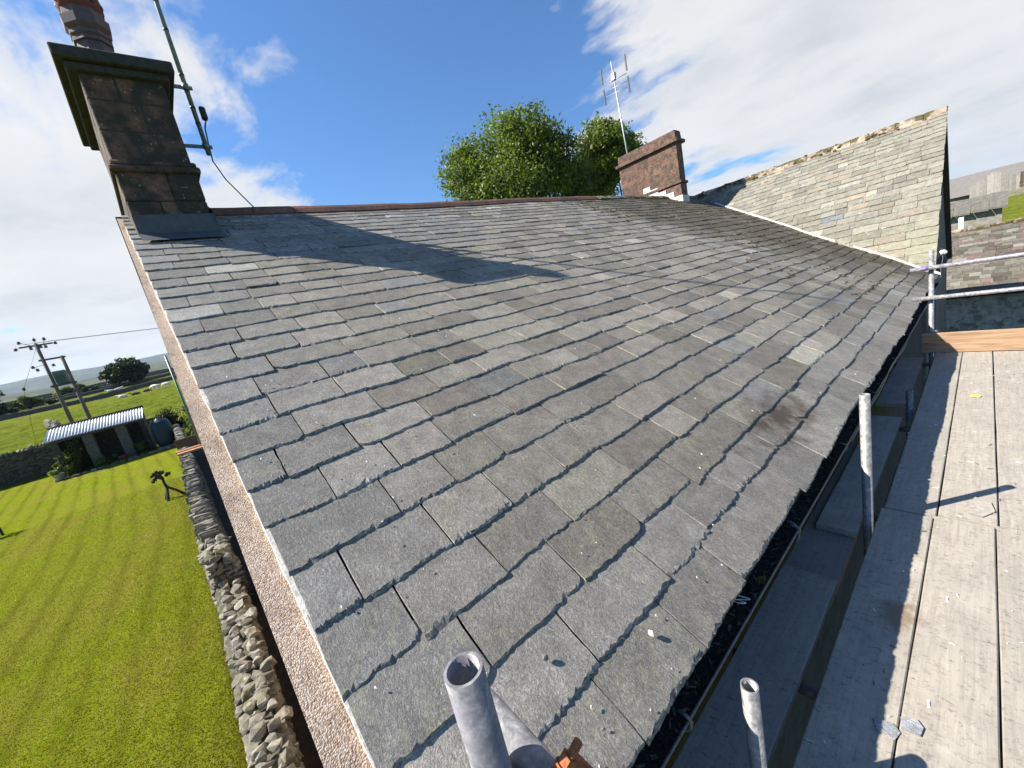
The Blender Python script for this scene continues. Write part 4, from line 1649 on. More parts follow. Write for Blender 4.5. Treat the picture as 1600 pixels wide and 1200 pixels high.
for side in (0, 1):
    x = -2.0
    while x > -10.2:
        z = -5.0
        while z < -4.58:
            hh = q.uniform(.07, .14)
            ln = q.uniform(.16, .34)
            y = wall_y(x) + (.10 if side == 0 else .40)
            k = q.uniform(.6, 1.4)
            stone_into(mb, (x + q.uniform(-.08, .08), y + q.uniform(-.02, .02), z+hh/2), (ln*1.2, .22, hh*1.25), (q.uniform(-.12, .12), q.uniform(-.12, .12), q.uniform(-.15, .15)), q, (k, k, k*.97))
            z += hh*.86
        x -= .21
tag(mb.build('face_stones', MAT['wallstone'], lw), kind='stuff')

# the taller length with stones set on edge along its top
tw = thing('dry_stone_wall', 'long dry stone wall with upright coping stones beside the lawn', 'wall', (-22, -1.2, -5), 'dry stone walls round the lawn')
TOP = -3.98
mb = MB()
vs, fs = [], []
xs_ = spaced([(-46, -10.2, 50)])
for x in xs_:
    y = wall_y(x)
    vs += [(x, y+.04, -5), (x, y+.11, TOP), (x, y+.42, TOP), (x, y+.48, -5)]
for i in range(len(xs_)-1):
    for k in range(3):
        fs.append((4*i+k, 4*i+4+k, 4*i+5+k, 4*i+1+k))
fs += [(0, 1, 2, 3), tuple(4*(len(xs_)-1)+k for k in (3, 2, 1, 0))]
mb.add(vs, fs, tint=(.45, .45, .45))
mb.build('core', MAT['wallstone'], tw)
x = -10.25
cnt = 0
while x > -45.5:
    f = min(1, (-x-10)/30)
    th = q.uniform(.06, .13)*(1+.9*f)
    y = wall_y(x) + .27
    if x > -11.6:                                 # heap of loose stones where the wall steps down
        for _ in range(3):
            stone(tw, (x+q.uniform(-.1, .1), y+q.uniform(-.22, .24), TOP+.08+q.uniform(-.03, .08)), (q.uniform(.18, .34), q.uniform(.16, .3), q.uniform(.12, .2)),
                  (q.uniform(-.5, .5), q.uniform(-.5, .5), q.uniform(0, 6.28)), q, 'coping_stone')
            cnt += 1
        th = .17
    elif cnt < 298:
        stone(tw, (x-th/2, y+q.uniform(-.04, .04), TOP+.13+q.uniform(-.02, .04)), (th*1.15, q.uniform(.42, .58), q.uniform(.30, .42)),
              (q.uniform(-.10, .10), q.uniform(.15, .55), q.uniform(-.16, .16)), q, 'coping_stone')
        cnt += 1
    x -= th
mb = MB()
for side in (0, 1):
    x = -10.3
    while x > -45.5:
        if side == 1 and x < -26:
            break
        step = .24 if x > -26 else .40
        z = -5.0
        while z < TOP-.02:
            hh = q.uniform(.07, .15)*(1 if x > -26 else 1.6)
            y = wall_y(x) + (.05 + (z+5)*.08 if side == 0 else .47 - (z+5)*.06)
            k = q.uniform(.6, 1.5)
            stone_into(mb, (x + q.uniform(-.08, .08), y + q.uniform(-.02, .02), z+hh/2), (step*1.35, .24, hh*1.25), (q.uniform(-.1, .1), q.uniform(-.1, .1), q.uniform(-.15, .15)), q, (k, k, k*.97))
            z += hh*.86
        x -= step
for z0 in range(9):                               # the stepped end that faces the camera
    for y0 in range(4):
        k = q.uniform(.6, 1.4)
        stone_into(mb, (-10.2, wall_y(-10.2)+.10+y0*.135, -4.95+z0*.115), (.24, .19, .14), (q.uniform(-.1, .1), q.uniform(-.1, .1), q.uniform(-.2, .2)), q, (k, k, k*.97))
tag(mb.build('face_stones', MAT['wallstone'], tw), kind='stuff')

# shaded wall across the end of the lawn
bw = thing('dry_stone_wall', 'high shaded dry stone wall across the far end of the lawn', 'wall', (-45, -16, -5), 'dry stone walls round the lawn')
mb = MB()
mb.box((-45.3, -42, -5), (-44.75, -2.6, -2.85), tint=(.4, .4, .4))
mb.build('core', MAT['wallstone'], bw)
y = -9.3
for i in range(90):
    th = q.uniform(.14, .26)
    stone(bw, (-45.0, y, -2.74+q.uniform(-.05, .05)), (q.uniform(.5, .7), th*1.2, q.uniform(.26, .38)), (q.uniform(-.4, .4), q.uniform(-.1, .1), q.uniform(-.1, .1)), q, 'coping_stone')
    y -= th
mb = MB()
y = -8.8
while y > -20:
    z = -5.0
    while z < -2.9:
        hh = q.uniform(.10, .20)
        k = q.uniform(.3, .8)  # low range: shade of the face turned from the sun, painted in
        stone_into(mb, (-44.78, y+q.uniform(-.08, .08), z+hh/2), (.26, .46, hh*1.2), (q.uniform(-.1, .1), q.uniform(-.1, .1), q.uniform(-.15, .15)), q, (k, k, k*.97))
        z += hh*.85
    y -= .34
tag(mb.build('face_stones', MAT['wallstone'], bw), kind='stuff')


def far_wall(label, pts, h, w_=.55, sub=1.5, group='field walls beyond the garden', mat='farwall'):
    """a field wall that follows the ground, with an uneven top"""
    mb = MB()
    P = []
    for (x0, y0), (x1, y1) in zip(pts, pts[1:]):
        n_ = max(1, int(math.hypot(x1-x0, y1-y0)/sub))
        P += [(x0+(x1-x0)*i/n_, y0+(y1-y0)*i/n_) for i in range(n_)]
    P.append(pts[-1])
    vs, fs = [], []
    for i, (x, y) in enumerate(P):
        a = Vector(P[min(i+1, len(P)-1)]) - Vector(P[max(i-1, 0)])
        nrm = Vector((-a.y, a.x)).normalized()*w_/2
        z = terrain(x, y)
        ht = h*(1 + .16*nz(x*.9, y*.9, 3) + q.uniform(-.05, .05))
        for sgn, zz, ww in ((-1, z-1.2, 1.2), (-1, z+ht*.9, .8), (0, z+ht*1.06, 0), (1, z+ht*.9, .8), (1, z-1.2, 1.2)):
            vs.append((x+nrm.x*sgn*ww, y+nrm.y*sgn*ww, zz))
        if i:
            for k in range(4):
                fs.append(((i-1)*5+k, i*5+k, i*5+k+1, (i-1)*5+k+1))
    fs += [(0, 1, 2, 3, 4), tuple((len(P)-1)*5+k for k in (4, 3, 2, 1, 0))]
    mb.add(vs, fs)
    return tag(mb.build('field_wall', MAT[mat], loc=(pts[0][0], pts[0][1], terrain(*pts[0]))), label, 'wall', group)


far_wall('thick dark field wall just behind the grazing cattle', [(-124, -60), (-121, -31), (-118, -16), (-133, -6), (-142, 8), (-160, 40)], .95)
far_wall('dark field wall below the round tree', [(-150, -70), (-152, -38), (-158, -20), (-172, -6), (-190, 30)], .9)
far_wall('thin field wall passing behind the round tree', [(-190, -90), (-180, -45), (-188, -28), (-192, -6), (-210, 40)], .9, sub=3)
far_wall('distant pale wall across the upper pasture', [(-300, -120), (-290, -60), (-310, -20), (-330, 30)], 1.1, sub=5)
far_wall('highest and most distant wall under the fell', [(-520, -190), (-470, -62), (-540, -18), (-580, 40)], 1.8, 1.0, 8)
rw = far_wall('rough grey wall running off into the pasture behind the shed', [(-47, -9.7), (-60, -12.2), (-79, -15.9), (-84, -17.5)], 1.0, .7, .5, mat='wallstone')
mb = MB()
for i in range(420):
    t = q.random()
    x, y = -47-32*t, -9.7-6.2*t
    k = q.uniform(.6, 1.4)
    stone_into(mb, (x+q.uniform(-.2, .2), y+q.uniform(-.42, .42), terrain(x, y)+q.random()*1.15), (q.uniform(.3, .6), q.uniform(.25, .4), q.uniform(.14, .26)), (q.uniform(-.3, .3), q.uniform(-.3, .3), q.uniform(0, 3)), q, (k, k, k))
tag(mb.build('face_stones', MAT['wallstone'], rw), kind='stuff')
far_wall('stone wall along the hill below the barn', [(-14, 112), (-3, 108), (3.4, 106), (14, 104)], 1.0, .5, .6, group='walls below the barn', mat='wallstone')

# ================================================================== garden
shed = thing('lean_to_shed', 'open-fronted stone shed with pale corrugated sheet roof', 'shed', (-40.4, -6.1, -5))
mb = MB()
vs, fs = [], []
Yl, Yr = -8.75, -3.78
NC = 31*6
for i in range(NC+1):
    y = Yl + (Yr-Yl)*i/NC
    c_ = .042*math.cos(i/6*2*math.pi)
    zs = (y-Yl)/(Yr-Yl)*.05
    vs += [(-39.45, y, -2.30+c_-zs), (-41.6, y, -1.55+c_-zs), (-39.45, y, -2.306+c_-zs), (-41.6, y, -1.556+c_-zs)]
    if i:
        k = 4*i
        fs += [(k-4, k, k+1, k-3), (k-2, k-1, k+3, k+2), (k-4, k-2, k+2, k)]
mb.add(vs, fs, smooth=True)
mb.build('roof_sheet', MAT['corrugated'], shed)
mb = MB()
mb.box((-41.75, Yl-.05, -1.70), (-41.45, Yr+.05, -1.50), tint=(.3, .3, .3))
mb.build('ridge_board', MAT['pole'], shed)
mb = MB()
mb.box((-42.0, Yl+.1, -5), (-41.6, Yr-.1, -1.72), tint=(.25, .25, .25))  # shade inside the shed is put into these dark wall tints
mb.box((-41.59, Yl+.1, -5), (-39.8, Yl+.45, -2.35), tint=(.35, .35, .35))
mb.box((-41.59, Yr-.4, -5), (-40.4, Yr-.1, -2.2), tint=(.3, .3, .3))
mb.build('wall', MAT['grey_stone'], shed)
for y0 in (-7.15, -5.45):
    mb = MB()
    mb.box((-40.2, y0, -5), (-39.75, y0+.55, -2.42), tint=(.5, .5, .5), bev=.02)
    mb.build('pier', MAT['grey_stone'], shed)
mb = MB()
mb.box((-39.72, Yl+.05, -2.52), (-39.6, Yr-.05, -2.37), tint=(.5, .5, .5))
mb.build('front_beam', MAT['pole'], shed)
q = random.Random(71)
y = -9.0
kb = thing('kerb_edging', 'row of rough edging stones in front of the shed', 'kerb', (-39, -6, -5))
while y < -3.0:
    ln = q.uniform(.3, .6)
    stone(kb, (-39.0+.12*(y+9)/6, y+ln/2, -4.93), (.3, ln*1.05, .2), (q.uniform(-.1, .1), q.uniform(-.1, .1), q.uniform(-.15, .15)), q, 'kerb_stone')
    y += ln

# rounded plastic tank
mb = MB()
vs, fs = [], []
ring = 20
prof = [(0.0, -4.8), (.75, -4.8), (.92, -4.68), (1, -4.4), (1, -3.3), (.93, -3.0), (.70, -2.82), (.28, -2.74), (.26, -2.66), (0, -2.66)]
for r_, z in prof:
    for k in range(ring):
        t = 2*math.pi*k/ring
        cx, cy = math.cos(t), math.sin(t)
        m = max(abs(cx), abs(cy))
        f = .55 + .45/m if m > 0 else 1
        vs.append((-39.6 + cx*r_*f*.62, -3.05 + cy*r_*f*.60, z))
for i in range(len(prof)-1):
    for k in range(ring):
        fs.append((i*ring+k, i*ring+(k+1) % ring, (i+1)*ring+(k+1) % ring, (i+1)*ring+k))
mb.add(vs, fs, smooth=True)
tk = thing('storage_tank', 'rounded blue plastic tank in shade right of the shed', 'tank', (-39.6, -3.05, -5))
mb.build('body', MAT['tank'], tk)
mb = MB()
mb.box((-40.2, -3.6, -5), (-39.0, -2.5, -4.79))
mb.build('plinth', MAT['grey_stone'], tk)


def leaves(mb, centre, rad, n_, size, q, tints=(.6, 1.4), up_=.35):
    """scatter leaf-sized quads through an ellipsoid in clumps"""
    r = np.random.default_rng(q.randint(0, 10**8))
    c = np.array(centre)
    rr = np.array(rad)
    nc = max(3, n_//95)
    d = r.normal(size=(nc, 3))
    d /= np.linalg.norm(d, axis=1)[:, None]
    cc = c + d*rr*(r.random((nc, 1))**.45)
    tone = r.uniform(*tints, nc)*np.where(r.random(nc) < .25, .6, 1)
    sg = rr.mean()*r.uniform(.13, .24, nc)
    k = r.integers(0, nc, n_)
    off = np.clip(r.normal(size=(n_, 3)), -1.7, 1.7)*np.array([1, 1, .75])
    p = cc[k] + off*sg[k][:, None]
    a = r.normal(size=(n_, 3))
    a /= np.linalg.norm(a, axis=1)[:, None]
    b_ = np.cross(a, r.normal(size=(n_, 3)) + np.array([0, 0, up_]))
    b_ /= np.linalg.norm(b_, axis=1)[:, None] + 1e-9
    L = (size*r.uniform(.6, 1.3, n_))[:, None]
    a = a*L
    b_ = b_*L*.48
    V = np.stack([p-a, p+b_, p+a, p-b_], 1).reshape(-1, 3)
    base = len(mb.v)
    t = tone[k]*r.uniform(.8, 1.2, n_)
    mb.v += [tuple(v) for v in V.tolist()]
    mb.f += [(base+4*i, base+4*i+1, base+4*i+2, base+4*i+3) for i in range(n_)]
    mb.t += [(x, x, x) for x in t.tolist()]
    mb.sm += [False]*n_
    return mb


def bush(name, label, cat, centre, rad, n_, size, mat, group=None, seed=1, stems=True):
    q = random.Random(seed)
    g = terrain(centre[0], centre[1])
    t = thing(name, label, cat, (centre[0], centre[1], g), group)
    mb = MB()
    leaves(mb, centre, rad, n_, size, q)
    mb.build('foliage', MAT[mat], t)
    mb = MB()
    for k in range(4):
        a = q.uniform(0, 6.28)
        mb.tube([(centre[0], centre[1], g-.1), (centre[0]+.5*rad[0]*math.cos(a), centre[1]+.5*rad[1]*math.sin(a), centre[2])], [.05*rad[0]+.01, .02*rad[0]], 5)
    mb.build('stem', MAT['bark'], t)
    return t


bush('climbing_shrub', 'ivy-like shrub climbing the left end of the shed', 'shrub', (-39.7, -7.9, -3.7), (.5, .65, 1.2), 2200, .07, 'hedge_leaf', seed=3)
bush('potted_plant', 'pale spiky plant in a pot at the lawn corner', 'plant', (-39.3, -8.75, -4.25), (.35, .35, .55), 500, .09, 'leaf', seed=4)
bush('shrub', 'small shrub between the shed and the blue tank', 'shrub', (-39.2, -4.35, -4.3), (.4, .5, .55), 800, .07, 'hedge_leaf', seed=5)
bush('shrub', 'low plants under the middle of the shed', 'shrub', (-39.3, -6.35, -4.6), (.3, .8, .4), 700, .07, 'hedge_leaf', seed=6)
bush('hedge_shrub', 'tangled shrub behind the garden wall next to the scaffold pole', 'shrub', (-30, -.35, -3.1), (3.2, .55, 1.3), 5200, .08, 'hedge_leaf', seed=8)
bush('hedge_shrub', 'dark hedge growing along the wall behind the blue tank', 'hedge', (-43.6, -2.6, -3.4), (.8, 1.6, 1.3), 3600, .09, 'dark_leaf', seed=9)
mb = MB()
mb.lathe([(.10, 0), (.17, .02), (.24, .36), (.26, .37), (.26, .43), (.22, .43), (.20, .36)], 16, (-39.15, -5.55, -4.98))
tag(mb.build('flower_pot', MAT['terracotta']), 'terracotta flower pot between the shed piers', 'pot')
mb = MB()
mb.lathe([(.16, 0), (.20, .02), (.27, .40), (.29, .41), (.29, .47), (.25, .47), (.22, .40)], 16, (-39.3, -8.75, -4.98), tint=(1.4, 1.5, 1.5))
tag(mb.build('plant_pot', MAT['grey_stone']), 'pale pot holding the spiky plant at the lawn corner', 'pot')

# carved tripod on the lawn
sc = thing('driftwood_sculpture', 'dark driftwood sculpture on three legs standing on the lawn', 'sculpture', (-22.2, -2.3, -5))
hub = Vector((-22.2, -2.30, -4.42))
for a_, dx in ((R(215), .34), (R(330), .22), (R(75), .50)):
    mb = MB()
    f_ = Vector((hub.x+dx*math.cos(a_), hub.y+dx*math.sin(a_), -4.98))
    mb.tube([f_, f_.lerp(hub, .5)+Vector((.02, .02, .02)), hub], [.060, .045, .050], 8, smooth=False)
    mb.build('leg', MAT['driftwood'], sc)
mb = MB()
mb.tube([hub, hub+Vector((-.02, -.03, .18)), hub+Vector((.0, -.02, .36)), hub+Vector((.02, -.05, .46))], [.055, .045, .05, .09], 8)
mb.build('stem', MAT['driftwood'], sc)
mb = MB()
top = hub + Vector((.02, -.05, .52))
qs = random.Random(8)
for d, r_ in (((0, .26, .05), .085), ((0, -.22, -.04), .10), ((.08, -.14, .16), .10), ((-.06, .02, .14), .11), ((.04, -.24, .10), .07), ((.02, .10, .15), .09), ((.03, .18, -.03), .07), ((-.02, -.08, .24), .07), ((0, 0, 0), .14), ((.02, .30, .0), .06), ((0, -.28, -.14), .06)):
    stone_into(mb, top + Vector(d), (r_*2, r_*2, r_*1.9), (qs.uniform(0, 3), qs.uniform(0, 3), qs.uniform(0, 3)), qs, (1, 1, 1))
mb.build('head', MAT['driftwood'], sc)

# slatted bench half out of the picture
bn = thing('garden_bench', 'dark slatted garden bench at the left edge of the lawn', 'bench', (-26.6, -8.9, -5))
for i in range(5):
    mb = MB()
    mb.box((-26.95+i*.10, -9.75, -4.57), (-26.88+i*.10, -8.25, -4.54), bev=.006)
    mb.build('seat_slat', MAT['driftwood'], bn)
for i in range(9):
    mb = MB()
    y0 = -9.65+i*.16
    mb.box((-27.02, y0, -4.50), (-26.99, y0+.05, -4.08), bev=.006)
    mb.build('back_slat', MAT['driftwood'], bn)
mb = MB()
mb.box((-27.04, -9.75, -4.10), (-26.97, -8.25, -4.02), bev=.01)
mb.build('top_rail', MAT['driftwood'], bn)
for (x0, y0, h_) in ((-27.04, -9.78, -4.02), (-27.04, -8.29, -4.02), (-26.52, -9.78, -4.36), (-26.52, -8.29, -4.36)):
    mb = MB()
    mb.box((x0, y0, -4.99), (x0+.07, y0+.07, h_), bev=.008)
    mb.build('leg', MAT['driftwood'], bn)
for y0 in (-9.78, -8.29):
    mb = MB()
    mb.box((-27.05, y0-.003, -4.36), (-26.43, y0+.073, -4.31), bev=.008)
    mb.build('armrest', MAT['driftwood'], bn)

# rear scaffold showing past the gable
board('scaffold_board', 'upper orange plank end sticking out past the gable', 'plank', (-13.4, -.96, -1.90), (-13.17, 2.5, -1.86), MAT['pine'], (.9, .72, .62), 'planks of the rear scaffold')
board('scaffold_board', 'lower orange plank end sticking out past the gable', 'plank', (-13.0, -.92, -1.90), (-12.77, 2.5, -1.86), MAT['pine'], (1.0, .82, .72), 'planks of the rear scaffold')
mb = MB()
mb.box((-13.75, -.93, -1.86), (-13.71, 2.4, -1.62), bev=.005, tint=(.35, .35, .38))
tag(mb.build('toe_board', MAT['pine']), 'dark toe board on the rear scaffold past the gable', 'plank')
pipe('scaffold_tube', 'leaning dark scaffold pole rising behind the gable', (-13.3, -.43, -2.0), (-13.3, -.42, .59), MAT['tube_paint'], group='rear scaffold tubes')
mb = MB()
mb.tube([(-1.9, gable_y(-1.9)+.02, -2.3), (-2.2, gable_y(-2.2)+.018, -3.2), (-2.3, gable_y(-2.3)+.02, -5)], .008, 6)
tag(mb.build('wall_cable', MAT['cable']), 'thin black cable hanging down the pebble-dashed gable', 'cable')

# ================================================================== power line
PX = -55.0
tp = thing('transformer_pole', 'pair of wooden poles carrying a green transformer', 'utility pole', (PX, -9.4, -4.5))
for y, zt in ((-10.0, 5.68), (-8.80, 4.25)):
    mb = MB()
    mb.tube([(PX, y, -5.2), (PX, y+.02, zt)], [.16, .125], 12)
    mb.build('pole', MAT['pole'], tp)
mb = MB()
mb.box((PX-.08, -11.0, 5.45), (PX+.08, -8.95, 5.58))
mb.build('crossarm', MAT['pole'], tp)
mb = MB()
mb.box((PX-.10, -10.25, 4.05), (PX+.10, -8.55, 4.20))
mb.build('beam', MAT['pole'], tp)
mb = MB()
mb.box((PX-.35, -9.78, 1.75), (PX+.35, -8.96, 2.95), bev=.04)
tr_ = mb.build('transformer', MAT['green_paint'], tp)
for k in range(7):
    mb = MB()
    mb.box((PX+.352, -9.74+k*.11, 1.85), (PX+.42, -9.72+k*.11, 2.6))
    mb.build('cooling_fin', MAT['green_paint'], tr_)
mb = MB()
mb.box((PX-.4, -10.2, 1.55), (PX+.4, -8.6, 1.73), tint=(.6, .6, .6))
mb.build('platform', MAT['pole'], tp)
for y, z in ((-11.25, 5.42), (-10.35, 5.32), (-9.75, 5.35), (-9.45, 5.3), (-8.78, 5.50), (-10.9, 5.95), (-9.95, 6.05), (-9.35, 6.0), (-10.75, 3.65), (-10.55, 3.35), (-9.5, 3.55), (-8.7, 1.2), (-8.9, .9), (-8.65, .7)):
    mb = MB()
    mb.lathe([(0, -.14), (.10, -.14), (.13, -.08), (.08, -.05), (.13, -.01), (.08, .02), (.12, .07), (.05, .12), (0, .13)], 10, (PX+.05, y, z))
    mb.build('insulator', MAT['porcelain'], tp)
for (a, c) in (((PX, -10.05, 5.4), (PX, -10.9, 5.95)), ((PX, -10.0, 5.6), (PX, -9.95, 6.0)), ((PX, -9.5, 5.55), (PX, -9.35, 5.95)), ((PX, -10.1, 3.7), (PX, -10.8, 3.6)), ((PX, -10.9, 5.55), (PX, -11.25, 5.42)), ((PX, -9.6, 5.5), (PX, -8.78, 5.5))):
    mb = MB()
    mb.tube([a, c], .025, 6)
    mb.build('bracket', MAT['pole'], tp)
mb = MB()
mb.tube([(PX, -10.05, 5.3), (PX, -11.85, 1.9), (PX, -12.9, -4.6)], .012, 5)
mb.lathe([(0, -.16), (.10, -.1), (.10, .1), (0, .16)], 8, (PX, -11.85, 1.9))
mb.build('stay_wire', MAT['cable'], tp)
pw = thing('power_line', 'thin power wires running off behind the house', 'wires', (PX, -9, 5.6))
for k, y in enumerate((-10.6, -9.9, -9.2)):
    mb = MB()
    pts = [(PX-i*1.2, y + i*2.0, 5.75 - .30*math.sin(i/30*math.pi) + i*.05) for i in range(31)]
    mb.tube(pts, .014, 4)
    mb.build('wire', MAT['cable'], pw)

# ================================================================== aerials
am = thing('aerial_mast', 'grey aerial mast bracketed to the gable chimney', 'aerial', (-5.2, .80, 2.2))
mb = MB()
mb.tube([(-5.2, .785, 2.16), (-5.2, .785, 5.2)], .021, 14)
for z in (2.75, 2.9, 3.3, 3.55, 2.45, 2.6):
    mb.tube([(-5.2, .785, z), (-5.2, .785, z+.02)], .0235, 14, tint=(.3, .3, .3))
mb.build('pole', MAT['tube_paint'], am)
for z in (2.80, 2.24):
    mb = MB()
    mb.box((-5.225, .576, z-.012), (-5.205, .84, z+.018))
    mb.box((-5.26, .570, z-.075), (-5.17, .582, z+.075))
    mb.tube([(-5.2, .785, z-.022), (-5.2, .785, z+.028)], .030, 14)
    mb.build('bracket', MAT['tube_paint'], am)
mb = MB()
mb.box((-5.225, .83, 2.50), (-5.16, .885, 2.62), bev=.012)
mb.build('junction_box', MAT['iron'], am)
mb = MB()
mb.tube([(-5.2, .86, 2.5), (-5.2, .83, 2.42), (-5.19, .81, 2.25), (-5.2, .80, 2.1), (-5.2, .86, 1.92), (-5.28, 1.0, 1.74), (-5.42, 1.08, 1.70)], .007, 6)
mb.build('coax_cable', MAT['cable'], am)
for i, dy in enumerate((-.5, -.3, -.1, .1, .3, .5)):
    mb = MB()
    mb.tube([(-5.2-.3, .785+dy, 5.1), (-5.2+.3, .785+dy, 5.1)], .005, 6)
    mb.build('element', MAT['alu'], am)
mb = MB()
mb.tube([(-5.2, .2, 5.1), (-5.2, 1.4, 5.1)], .011, 8)
mb.build('boom', MAT['alu'], am)
a2 = thing('television_aerial', 'slim aerial rising behind the far red chimney', 'aerial', (-7.45, 12.62, 3.0))
mb = MB()
mb.tube([(-7.45, 12.62, 2.2), (-7.62, 12.60, 6.60)], .022, 10)
mb.build('pole', MAT['alu'], a2)
mb = MB()
mb.tube([(-8.0, 12.6, 6.12), (-7.15, 12.6, 6.02)], .012, 6)
mb.tube([(-7.98, 12.6, 5.92), (-7.17, 12.6, 5.82)], .008, 6)
mb.tube([(-7.96, 12.6, 5.76), (-7.19, 12.6, 5.66)], .008, 6)
mb.build('boom', MAT['alu'], a2)
for x, z in ((-8.02, 6.08), (-7.13, 6.02)):
    for dz in (0.07, -.53):
        mb = MB()
        mb.box((x-.02, 12.585, z+dz), (x+.02, 12.615, z+dz+.44))
        mb.build('dipole', MAT['iron'], a2)
mb = MB()
mb.box((-7.68, 12.56, 6.05), (-7.53, 12.66, 6.28), bev=.02, tint=(.6, .6, .6))
mb.build('clamp', MAT['alu'], a2)

# ================================================================== trees
def tree(label, base, height, lobes, n_, size, mat, seed, group=None, trunk_r=.3, spread=None):
    q = random.Random(seed)
    g = terrain(base[0], base[1])
    t = thing('tree', label, 'tree', (base[0], base[1], g), group)
    mb = MB()
    tops = []
    fork = Vector((base[0], base[1], g + height*.34))
    mb.tube([(base[0], base[1], g-.2), (base[0]+.05, base[1], g+height*.15), fork], [trunk_r*1.25, trunk_r, trunk_r*.8], 10)
    for c, r_ in lobes:
        c = Vector(c)
        for k in range(5):
            e_ = c + Vector((q.gauss(0, .45)*r_[0], q.gauss(0, .45)*r_[1], q.gauss(0, .4)*r_[2]))
            m_i = fork.lerp(e_, .5) + Vector((q.gauss(0, .3), q.gauss(0, .3), q.uniform(0, .5)))
            mb.tube([fork, m_i, e_], [trunk_r*.42, trunk_r*.22, trunk_r*.06], 6)
    mb.build('trunk', MAT['bark'], t)
    mb = MB()
    tot = sum(r_[0]*r_[1]*r_[2] for _, r_ in lobes)
    for c, r_ in lobes:
        leaves(mb, c, r_, int(n_*r_[0]*r_[1]*r_[2]/tot), size, q, (.55, 1.45))
    mb.build('crown', MAT[mat], t)
    return t


def at(px, k):           # a direction worked out once from the survey, taken k metres out
    return tuple(v*k for v in px)


D = {'a': (-.795, .752, .385), 'b': (-.742, .780, .440), 'c': (-.870, .655, .330), 'd': (-.690, .850, .330), 'e': (-.800, .74, .30)}
tree('big leafy tree behind the middle of the ridge', (-24.4, 23.2), 15, [((-23.4, 24.0, 11.35), (3.0, 3.0, 2.6)), ((-25.6, 20.7, 10.1), (2.3, 2.3, 2.3)), ((-21.7, 25.2, 10.4), (2.2, 2.2, 2.3)), ((-23.8, 22.3, 8.4), (3.6, 3.6, 2.4)), ((-21.3, 26.8, 8.4), (1.9, 1.9, 1.8))],
     70000, .13, 'leaf', 11, 'trees behind the ridge', .42)
tree('smaller leafy tree between the big tree and the far chimney', (-21.5, 32.0), 13, [((-20.9, 31.2, 10.7), (1.9, 1.9, 2.5)), ((-22.3, 31.0, 8.6), (2.2, 2.2, 2.0)), ((-19.3, 32.9, 9.6), (1.6, 1.6, 1.6))],
     36000, .14, 'leaf', 12, 'trees behind the ridge', .35)
tree('treetop just showing over the ridge beside the gable chimney', (-29, 4.4), 14, [((-29, 4.4, 8.5), (.7, .8, .5))], 900, .13, 'leaf', 13, 'trees behind the ridge', .12)
tree('second treetop just showing over the ridge, nearer the big tree', (-29, 7.9), 14, [((-29, 7.9, 8.5), (.6, .7, .5))], 700, .13, 'leaf', 14, 'trees behind the ridge', .12)
FG = 'trees scattered over the pasture'
tree('dark round tree standing alone in the far pasture', (-162, -14.8), 9, [((-162, -14.8, 5.2), (4.4, 4.4, 3.0)), ((-162, -16.5, 4.4), (3.4, 3.6, 2.4)), ((-162, -12.9, 4.6), (3.2, 3.2, 2.4))], 15000, .42, 'dark_leaf', 15, FG, .45)
tree('rounded green tree by the wall left of the poles', (-149, -32.5), 6, [((-149, -32.5, 1.9), (2.0, 2.3, 1.3))], 2600, .42, 'hedge_leaf', 16, FG, .25)
tree('dark tree cut by the left edge of the picture', (-126, -33.4), 8, [((-126, -33.6, 2.9), (3.0, 3.2, 3.2)), ((-126, -32.6, .9), (2.6, 2.8, 1.8))], 8000, .36, 'dark_leaf', 17, FG, .3)
tree('pale green trees clustered behind the transformer', (-196, -34.5), 7, [((-196, -34.5, 3.2), (2, 3.0, 1.3)), ((-196, -30.8, 3.4), (2, 2.0, 1.2))], 3600, .45, 'leaf', 18, FG, .3)
bush('shrub', 'low dark bush along the wall left of the poles', 'shrub', (-146, -28.5, .7), (1.0, 1.6, .6), 900, .35, 'dark_leaf', FG, 19)
bush('shrub', 'dark bush on the wall right of the transformer poles', 'shrub', (-186, -26.5, 2.2), (1.2, 2.2, .8), 1100, .4, 'dark_leaf', FG, 20)


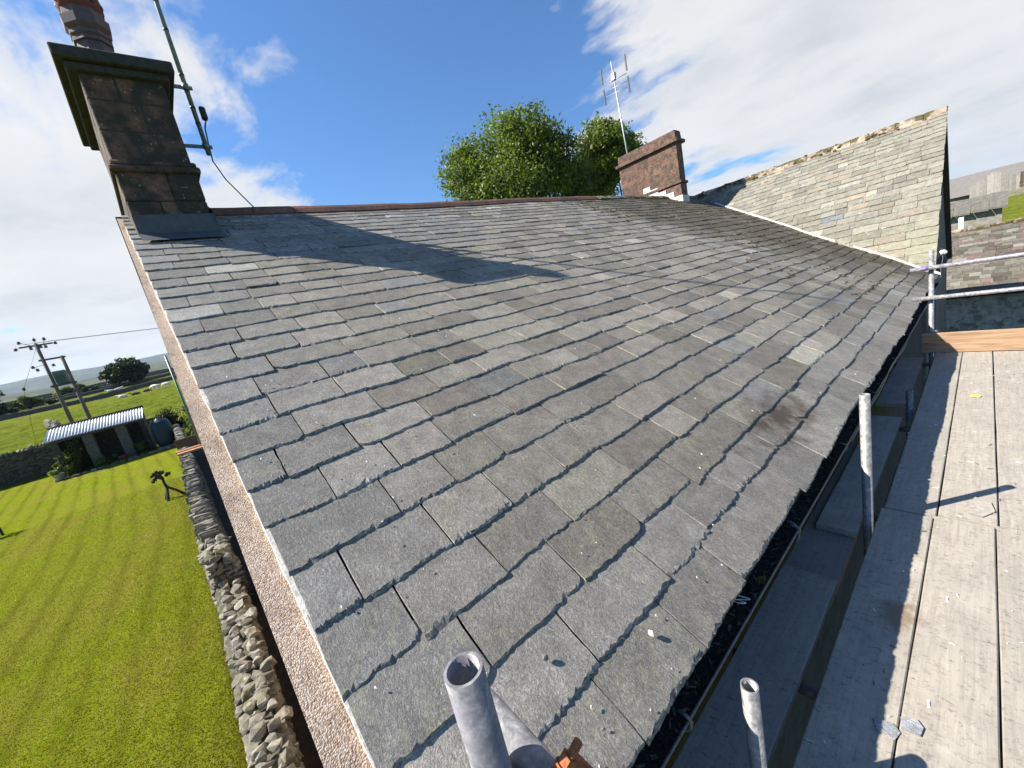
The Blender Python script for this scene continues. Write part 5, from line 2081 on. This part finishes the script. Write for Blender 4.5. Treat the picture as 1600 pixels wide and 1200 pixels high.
# ================================================================== cattle
def cow(label, p, heading, mat, lying=False, head_down=True, scale=.72):
    g = terrain(p[0], p[1])
    hz = .42 if lying else 1.0
    V = [(-.75, 0, hz), (-.2, 0, hz-.02), (.35, 0, hz), (.72, 0, hz+.05), (1.02, 0, hz+(.0 if head_down and not lying else .35)), (1.25, 0, hz+(-.42 if head_down and not lying else .42)), (1.42, 0, hz+(-.68 if head_down and not lying else .26)),
         (-.98, 0, hz+.05), (-1.05, 0, hz-.5)]
    r = [.34, .40, .37, .30, .17, .15, .09, .07, .03]
    E_ = [(0, 1), (1, 2), (2, 3), (3, 4), (4, 5), (5, 6), (0, 7), (7, 8)]
    for (j, x, fwd) in ((0, -.72, -1), (2, .45, 1)):
        for s_ in (-1, 1):
            k = len(V)
            if lying:
                V += [(x+.05, s_*.33, .28), (x+.38, s_*.42, .12), (x+.02, s_*.45, .06)]
            elif fwd < 0:
                V += [(x+.08, s_*.22, .66), (x-.10, s_*.22, .40), (x-.02, s_*.22, .04)]
            else:
                V += [(x, s_*.2, .62), (x+.03, s_*.2, .36), (x, s_*.2, .04)]
            r += [.17, .075, .06]
            E_ += [(j, k), (k, k+1), (k+1, k+2)]
    me = bpy.data.meshes.new('cow')
    me.from_pydata(V, E_, [])
    me.materials.append(mat)
    o = bpy.data.objects.new('cow', me)
    COL.objects.link(o)
    at_ = me.attributes.new('tint', 'FLOAT_COLOR', 'POINT')
    at_.data.foreach_set('color', np.ones(len(V)*4, dtype=np.float32))
    md = o.modifiers.new('skin', 'SKIN')
    for i, v in enumerate(me.skin_vertices[0].data):
        v.radius = (r[i], r[i])
        v.use_root = (i == 0)
    md.use_smooth_shade = True
    sb_ = o.modifiers.new('sub', 'SUBSURF')
    sb_.levels = sb_.render_levels = 1
    o.location = (p[0], p[1], g)
    o.rotation_euler = (0, 0, heading)
    o.scale = (scale,)*3
    return tag(o, label, 'cow', 'cattle in the pasture')


cow('white cow lying down, leftmost of the near cattle', (-106, -11.6), R(250), MAT['white_hide'], True)
cow('brown cow with pale face lying beside the white one', (-105.5, -9.7), R(255), MAT['brown_hide'], True)
cow('dark brown cow lying between the paler cattle', (-107, -8.0), R(70), MAT['brown_hide'], True)
cow('white cow standing and grazing, tallest of the herd', (-106, -6.6), R(235), MAT['white_hide'], False, True, .85)
cow('white cow nearest the scaffold pole', (-107.5, -4.95), R(240), MAT['white_hide'], False, True)
cow('pale cow in the field beyond the first wall, left one', (-145, -17.6), R(260), MAT['white_hide'], True, scale=.8)
cow('pale cow in the field beyond the first wall, right one', (-146.5, -16.2), R(80), MAT['white_hide'], True, scale=.8)

# ================================================================== the air between here and the fells
mh = bpy.data.materials.new('haze')
mh.use_nodes = True
th_ = mh.node_tree
th_.nodes.clear()
gh = NT(th_)
ho = gh.n('OutputMaterial')
pv = gh.n('VolumePrincipled', {'Color': (0.55, 0.75, 1.0, 1), 'Density': 0.00005, 'Anisotropy': 0.2})
th_.links.new(pv.outputs[0], ho.inputs['Volume'])
mb = MB()
mb.box((-9600, -9600, -8), (9600, 9600, 420))
hz_ = mb.build('haze', mh)
tag(hz_, kind='stuff')
